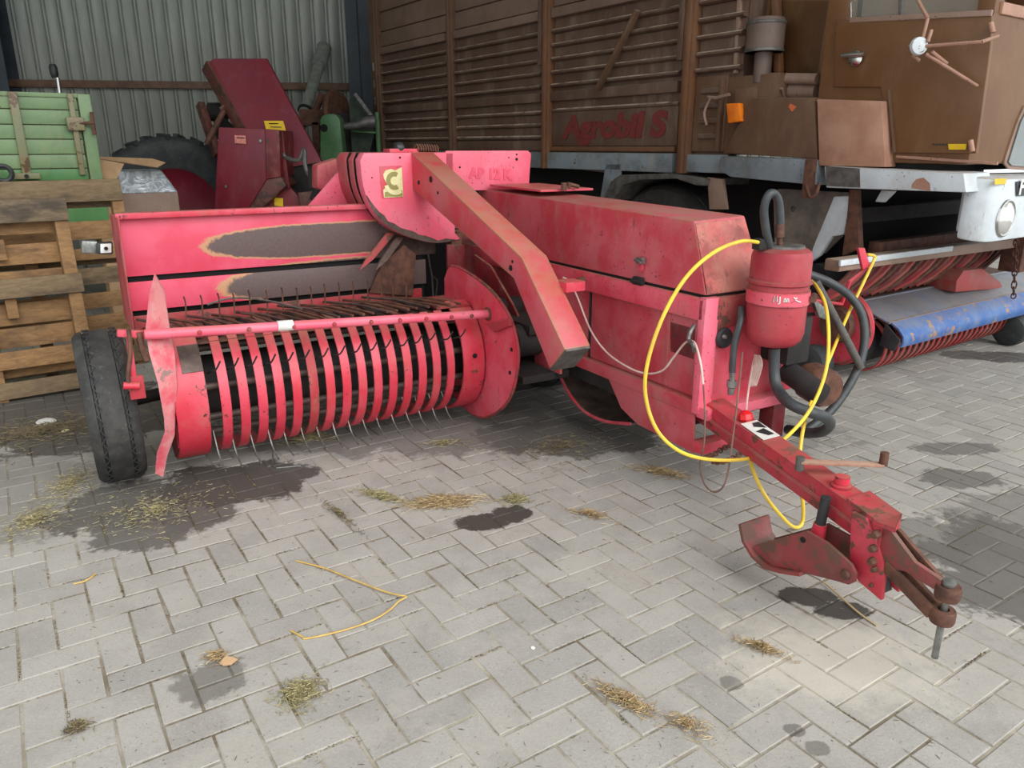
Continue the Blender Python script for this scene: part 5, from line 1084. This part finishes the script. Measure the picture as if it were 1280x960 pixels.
MB().box(-2.85, -2.0, 8.3, 9.3, .35, 1.3).build('frame_box', 'dark', MC, .01)
MB().box(-2.8, -2.2, 8.0, 8.4, .0, .9).build('support_legs', 'dark', MC, .01)
def label_plate(px, name, mat, kind): return lab(MB().plate(px, (0, -.004, 0)).build(name, mat, MC), kind)
label_plate([(-2.545,8.25,1.745), (-2.348,8.25,1.745), (-2.325,8.25,1.636), (-2.529,8.25,1.652)], 'sticker', 'yellow_label', 'yellow sticker on the chute')
label_plate([(-2.416,7.94,0.998), (-2.327,7.94,0.99), (-2.334,7.94,0.91), (-2.423,7.94,0.918)], 'sticker', 'yellow_label', 'small yellow sticker')
label_plate([(-2.704,7.79,1.599), (-2.596,7.79,1.595), (-2.596,7.79,1.517), (-2.705,7.79,1.525)], 'sticker', 'pale_label', 'small pale red label')
m = MB()
for i in range(3): m.plate([(-2.495,8.24,1.722), (-2.396,8.24,1.722), (-2.397,8.24,1.714), (-2.496,8.24,1.714)], (0, -.002, 0)); m.v = [(v[0], v[1], v[2] - (.0 if j < 8 * i else .022)) if False else v for j, v in enumerate(m.v)]
m.plate([(-2.481,8.24,1.69), (-2.367,8.24,1.687), (-2.368,8.24,1.679), (-2.482,8.24,1.683)], (0, -.002, 0)); m.build('sticker_print', 'black', MC)
m = MB()
for k in range(3): m.plate([(-2.681,7.784,1.58), (-2.611,7.784,1.577), (-2.612,7.784,1.569), (-2.682,7.784,1.573)], (0, -.001, 0)); 
m.build('sticker_print', 'deep_red', MC)
m = MB(); m.tube([(-2.275,7.9,1.434), (-2.248,7.9,1.388), (-2.109,7.85,1.366), (-2.052,7.85,1.472), (-2.051,7.85,1.29), (-1.983,7.85,1.151)], .022, 8, 4); lab(m.build('cable_loom', 'grey_steel', MC), 'grey cable loom')
m = MB(); m.box(-2.02, -1.94, 7.8, 7.9, 1.1, 1.28); m.cyl((-1.925,7.8,1.123), (-1.999,7.8,0.983), .03, n=8); m.build('ratchet', 'dark', MC, .004)
for p in ((-2.452,7.79,1.547), (-2.837,7.79,1.115)): 
    m = MB(); m.cyl(p, Vector(p) + Vector((0, -.015, 0)), .014, n=8); m.build('bolt', 'zinc', MC)
bw = wheel(MC, 'wheel', (-3.78, 8.75, .80), .80, .36, (.45, -.9, 0), 'big dark tractor tyre with maroon rim', 'rubber_dark', 'maroon')
axv = Vector((.45, -.9, 0)).normalized(); ux = Vector((axv.y, -axv.x, 0)); m = MB()
for k in range(30):
    an = 2 * math.pi * k / 30; rd = ux * math.cos(an) + Vector((0, 0, 1)) * math.sin(an); an2 = an + .12; rd2 = ux * math.cos(an2) + Vector((0, 0, 1)) * math.sin(an2); c = Vector((-3.78, 8.75, .80)); s_ = 1 if k % 2 else -1
    m.beam(c + rd * .81 + axv * s_ * .02, c + rd2 * .79 + axv * s_ * .17, .05, .05, rd)
m.build('tread_lugs', 'rubber_dark', MC, 0, bw)['kind'] = 'stuff'

GM = Thing('green_implement', 'small green farm implement with a rounded upright and grey arm, beyond the baler', 'implement', (-1.7, 10.2, 0), 0)
gu = [(-2.327,9.6,1.336), (-2.292,9.6,1.794), (-2.27,9.6,1.839), (-2.211,9.6,1.862), (-2.134,9.6,1.866), (-2.088,9.6,1.848), (-2.053,9.6,1.794), (-2.042,9.6,1.243)]
MB().plate(gu, (0, .25, 0)).build('upright', 'green_machine', GM, .02)
m = MB(); c = (-2.249,9.59,1.704); m.lathe([(0, 0), (.045, 0), (.045, .004), (0, .004)], c, (0, 1, 0), 14); m.build('pivot_hole', 'void', GM)
MB().tube([(-2.111,9.8,1.726), (-1.905,9.8,1.736), (-1.795,9.8,1.773), (-1.706,9.85,1.783)], [.04, .045, .07, .08], 10).build('arm', 'grey_steel', GM)
MB().box(-2.35, -1.95, 10.2, 10.8, .1, 1.9).build('frame', 'dark', GM, .02)
m = MB(); m.lathe([(0, 0), (.3, 0), (.32, .04), (.3, .08), (0, .08)], (-2.261,10.3,1.864), (.9, -.3, .1), 20); m.build('guard_disc', 'rust', GM)
MB().plate([(-2.035,10.1,2.045), (-1.93,10.1,2.129), (-1.712,10.1,1.733), (-1.81,10.1,1.425), (-2.034,10.1,1.425)], (0, .05, 0)).build('side_plate', 'green_machine', GM).data.materials[0] = M['dark_green']
MB().beam((-1.921,9.95,2.111), (-1.684,9.95,1.786), .04, .04).build('stay', 'grey_steel', GM)
m = MB(); m.cyl((-1.685,10.05,1.902), (-1.682,10.05,1.377), .03, n=8); m.cyl((-1.978,9.9,1.673), (-1.682,9.9,1.654), .012, n=6); m.build('side_frame', 'green_machine', GM)
MB().box(-2.2, -1.62, 9.65, 10.0, .0, .95).build('base_frame', 'dark', GM, .02)

GP = Thing('auger_pipe', 'long grey auger pipe leaning on the back wall behind the maroon chute', 'pipe', (-2.55, 10.8, 0), 0)
p0, p1 = Vector((-2.763,10.6,1.825)), Vector((-2.655,11.6,2.77)); dd = p1 - p0; q0 = p0 - dd * (p0.z / dd.z) * .98
MB().cyl(q0, p1, .075, n=16).build('pipe', 'pipe_grey', GP)
m = MB(); m.cyl(p0 + dd * .78, p0 + dd * 1.06, .10, n=16); m.build('pipe_sleeve', 'pipe_grey', GP)
MB().cyl(p0 + dd * .12, p0 + dd * .14, .1, n=16).build('pipe_collar', 'dark', GP)
m = MB(); m.box(-2.75, -2.45, 10.4, 10.6, 1.75, 1.95); m.cyl((-2.6, 10.5, 1.85), (-2.45, 10.5, 2.15), .05, n=8); m.box(-2.6, -2.5, 10.4, 10.6, 0, 1.8); GPm = m.build('pipe_stand', 'rust', GP, .01)

# ================================================================ litter on the paving
def stalks(n, rx, ry, lmin, lmax, r, hgt=.02):
    vs, fs = [], []
    for k in range(n):
        a = random.uniform(0, 2 * math.pi); q = min(1.1, abs(random.gauss(0, .45)))
        x, y = rx * q * math.cos(a), ry * q * math.sin(a); t = random.uniform(0, math.pi); L = random.uniform(lmin, lmax) / 2
        z = .003 + random.random() * hgt * max(0, 1 - q); dz = random.uniform(-.3, .3) * min(L, hgt)
        c, s_ = math.cos(t), math.sin(t); b = random.uniform(-.25, .25) * L
        o = len(vs)
        for u in (-1, 0, 1):
            px, py = x + c * L * u - s_ * b * (1 - u * u), y + s_ * L * u + c * b * (1 - u * u); pz_ = max(.002, z + dz * u)
            vs += [(px - s_ * r, py + c * r, pz_), (px + s_ * r, py - c * r, pz_), (px, py, pz_ + r * 1.6)]
        for i in (0, 3):
            for j in range(3): fs.append((o + i + j, o + i + (j + 1) % 3, o + i + 3 + (j + 1) % 3, o + i + 3 + j))
    return vs, fs
def hay_mat(name, a, b, c3):
    t = NT(name); r = t.island(); c = t.mix(r, lin(a), lin(b)); c = t.mix(t.step(t.math('FRACT', t.math('MULTIPLY', r, 13.7)), .7, .9), c, lin(c3)); return t.out(c, .8)
M['hay'] = hay_mat('dry_hay', (172, 146, 104), (118, 94, 66), (196, 176, 130))
M['hay_green'] = hay_mat('greenish_hay', (150, 140, 98), (106, 96, 66), (186, 174, 128))
M['chaff'] = hay_mat('dark_chaff', (110, 96, 72), (78, 66, 50), (150, 136, 92))
M['straw'] = plain('golden_straw', (206, 172, 96), (180, 146, 74), .5, 0, 20)
def clump(name, label, c, n, rx, ry, rot=0, mat='hay', ln=(.012, .05), hgt=.025):
    vs, fs = stalks(int(n * 1.7), rx * 1.25, ry * 1.25, ln[0] * .8, ln[1] * .85, .0008, hgt)
    me = bpy.data.meshes.new(name); me.from_pydata(vs, [], fs); me.materials.append(M[mat])
    o = bpy.data.objects.new(name, me); COL.objects.link(o); o.location = (c[0], c[1], .001); o.rotation_euler = (0, 0, R(rot)); return o
for label, c, n, rx, ry, rot, mat, ln in (
    ('largest tuft of tan hay, on the paving left of the wet spot mid-yard', (-0.299,3.033,0), 420, .16, .065, 8, 'hay', (.03, .12)),
    ('long thin wisp of hay left of the largest tuft', (-0.579,3.089,0), 200, .15, .03, -28, 'hay_green', (.02, .08)),
    ('small hay tuft touching the back of the mid-yard wet spot', (0.014,3.057,0), 140, .06, .05, 0, 'hay_green', (.02, .07)),
    ('dense round heap of chopped hay at the front left', (-0.607,1.812,0), 520, .065, .065, 0, 'hay_green', (.008, .03)),
    ('small brown tuft behind the oil spot at the front left', (-0.905,1.972,0), 110, .045, .03, 0, 'hay', (.01, .04)),
    ('brownish crumb heap nearest the left bottom corner', (-1.17,1.672,-0), 150, .035, .035, 0, 'chaff', (.006, .025)),
    ('drawn-out strip of hay crumbs at the front right of centre', (0.323,1.779,0), 260, .11, .03, -42, 'hay', (.008, .045)),
    ('sparse hay crumbs trailing after the front strip', (0.472,1.686,0), 120, .08, .04, -35, 'hay', (.008, .035)),
    ('slim hay wisp in front of the skid foot', (0.779,2.015,0), 130, .09, .018, -35, 'hay', (.015, .05)),
    ('green hay tuft beneath the pickup tines', (-1.097,3.797,0), 260, .12, .07, 20, 'hay_green', (.02, .07)),
    ('flat brown tuft left of the hanging twine loop', (0.721,3.35,0), 240, .13, .04, -30, 'hay', (.02, .07)),
    ('thin scatter of hay between wet spot and skid', (0.333,2.912,0), 150, .10, .04, -30, 'hay', (.01, .05)),
    ('thin hay strip in a joint behind the bent straw', (-0.73,2.912,0), 160, .18, .02, -52, 'chaff', (.008, .03)),
    ('sprinkle of hay in front of the tines, right side', (-0.358,3.718,0), 110, .14, .05, 10, 'hay_green', (.015, .05)),
    ('greenish hay patch at far left of the wheel stain', (-2.001,2.862,0), 420, .12, .26, 0, 'hay_green', (.008, .035)),
    ('greenish hay strip left of the tyre foot', (-2.048,3.223,0), 420, .12, .22, 12, 'hay_green', (.008, .035)),
    ('hay crumbs strewn over the dark stain by the tyre', (-1.528,2.949,0), 420, .28, .26, 0, 'hay_green', (.008, .035)),
    ('broad litter of chaff in front of the pallets', (-2.571,3.905,0), 1500, .55, .32, 35, 'chaff', (.01, .05)),
    ('dark chaff gathered under the baler chamber', (0.25,3.673,0), 420, .40, .22, 30, 'chaff', (.01, .04))):
    big = n > 400 and rx > .1 and 'tuft' not in label
    tag(clump('hay_litter' if big else 'hay_clump', label, c, n, rx, ry, rot, mat, ln), label, 'hay', None, 'stuff' if big else None)
CR = []
vs, fs = [], []
for k in range(2600):     # loose crumbs all over the yard
    y = 1.5 + 4.5 * random.random() ** 1.3; x = random.uniform(-.72, .72) * y; L = random.choice((.002, .003, .004, .005, .011)); t = random.uniform(0, 6.3); c, s_ = math.cos(t) * L, math.sin(t) * L; r = random.uniform(.0005, .0012); o = len(vs)
    vs += [(x - c, y - s_, .002), (x + c, y + s_, .002), (x - s_ * r / L, y + c * r / L, .002), (x, y, .002 + r * 2)]; fs += [(o, o + 1, o + 3), (o + 1, o + 2, o + 3), (o + 2, o, o + 3)]
me = bpy.data.meshes.new('crumbs'); me.from_pydata(vs, [], fs); me.materials.append(M['chaff']); o = bpy.data.objects.new('crumbs', me); COL.objects.link(o)
tag(o, 'loose dark crumbs and bits of chaff strewn all over the paving', 'litter', None, 'stuff')
vs, fs = [], []
rj = random.Random(11)
for d, x, y, vert in near[:298] + PAV[298:700]:      # debris settled in the joints beside some stones
    if y < 1.3 or rj.random() > (.42 if x < .3 else .16): continue
    an = R(33.3) + (R(90) if vert else 0); side = -1; L = BL * rj.uniform(.3, .9)
    ux, uy = math.cos(an), math.sin(an); nx, ny = -uy, ux; s0 = rj.uniform(-.5, .5) * (BL - L)
    for k in range(int(L * 420)):
        u = s0 + rj.uniform(-.5, .5) * L; v = side * (BW / 2) + rj.gauss(0, .0022)
        cx, cy = x + ux * u + nx * v, y + uy * u + ny * v; l = rj.uniform(.0012, .0045); t = rj.uniform(0, 3.14); c, s_ = math.cos(t) * l, math.sin(t) * l; r = l * .45; o = len(vs)
        vs += [(cx - c, cy - s_, -.001), (cx + c, cy + s_, -.001), (cx - s_ * .5, cy + c * .5, -.001), (cx, cy, -.001 + r * 1.2)]; fs += [(o, o + 1, o + 3), (o + 1, o + 2, o + 3), (o + 2, o, o + 3)]
me = bpy.data.meshes.new('joint_debris'); me.from_pydata(vs, [], fs); me.materials.append(M['chaff']); o = bpy.data.objects.new('joint_debris', me); COL.objects.link(o)
tag(o, 'brown chaff settled in the joints between the paving stones', 'litter', None, 'stuff')
def straw(label, pts, r, mat='straw'): tag(MB().tube([Vector(p) for p in pts], r, 6, 5).build('straw_stalk', mat), label, 'straw')
straw('long golden bent straw stalk lying in the middle of the paving', [(-0.816,2.54,0.004), (-0.697,2.485,0.006), (-0.576,2.403,0.01), (-0.449,2.325,0.01), (-0.391,2.297,0.012), (-0.365,2.288,0.012), (-0.389,2.262,0.01), (-0.417,2.208,0.008), (-0.469,2.153,0.006), (-0.555,2.102,0.005), (-0.652,2.066,0.004), (-0.669,2.074,0.004), (-0.717,2.108,0.004)], .0032)
straw('dark thin stalk lying by the oil spots under the hitch', [(1.116,2.382,0.01), (1.139,2.299,0.008), (1.161,2.207,0.006), (1.192,2.134,0.004)], .0035, 'hay')
straw('short pale straw at the left front of the paving', [(-1.569,2.381,0.004), (-1.536,2.4,0.005), (-1.523,2.447,0.006)], .003)
W_ = Thing('fallen_wire', 'thin grey wire with a right-angle bend standing under the pickup', 'wire', (-1.138,3.435,0), 0)
P = [(-1.226,3.644,0.1), (-1.203,3.551,0.05), (-1.173,3.436,0.004), (-1.145,3.407,0.004), (-1.035,3.436,0.004)]
MB().tube(P, .0035, 6).build('wire', 'zinc', W_)
def pebble(name, label, c, r, mat, flat=.5):
    m = MB(); m.lathe([(0, 0), (r, r * .15 * flat), (r * 1.05, r * .5 * flat), (r * .6, r * flat), (0, r * 1.05 * flat)], (c[0], c[1], .0), (random.uniform(-.2, .2), random.uniform(-.2, .2), 1), 9)
    tag(m.build(name, mat), label, 'litter' if mat == 'white' else 'stone')
pebble('paper_scrap', 'white paper scrap on the dirty ground by the pallets', (-2.639,4.044,0), .05, 'white', .4)
pebble('pebble', 'small pale pebble in front of the pallets, right of the paper scrap', (-2.459,3.917,0), .02, 'cream')
pebble('pebble', 'tiny white pebble on the paving in the front centre', (0.065,2.023,-0), .007, 'white')
pebble('pebble', 'tiny white pebble under the tine at the left end of the pickup', (-1.465,3.525,0), .008, 'white')
m = MB(); c = Vector((-0.861,1.945,0.004)); m.plate([c + Vector((-.024, -.006, .004)), c + Vector((-.008, -.014, .0)), c + Vector((.014, -.012, .002)), c + Vector((.030, .004, .010)), c + Vector((.012, .012, .012)), c + Vector((-.010, .014, .014))], (0, 0, .0015)); tag(m.build('dry_leaf', 'cardboard'), 'dry tan leaf beside the brown tuft at the front left', 'leaf')
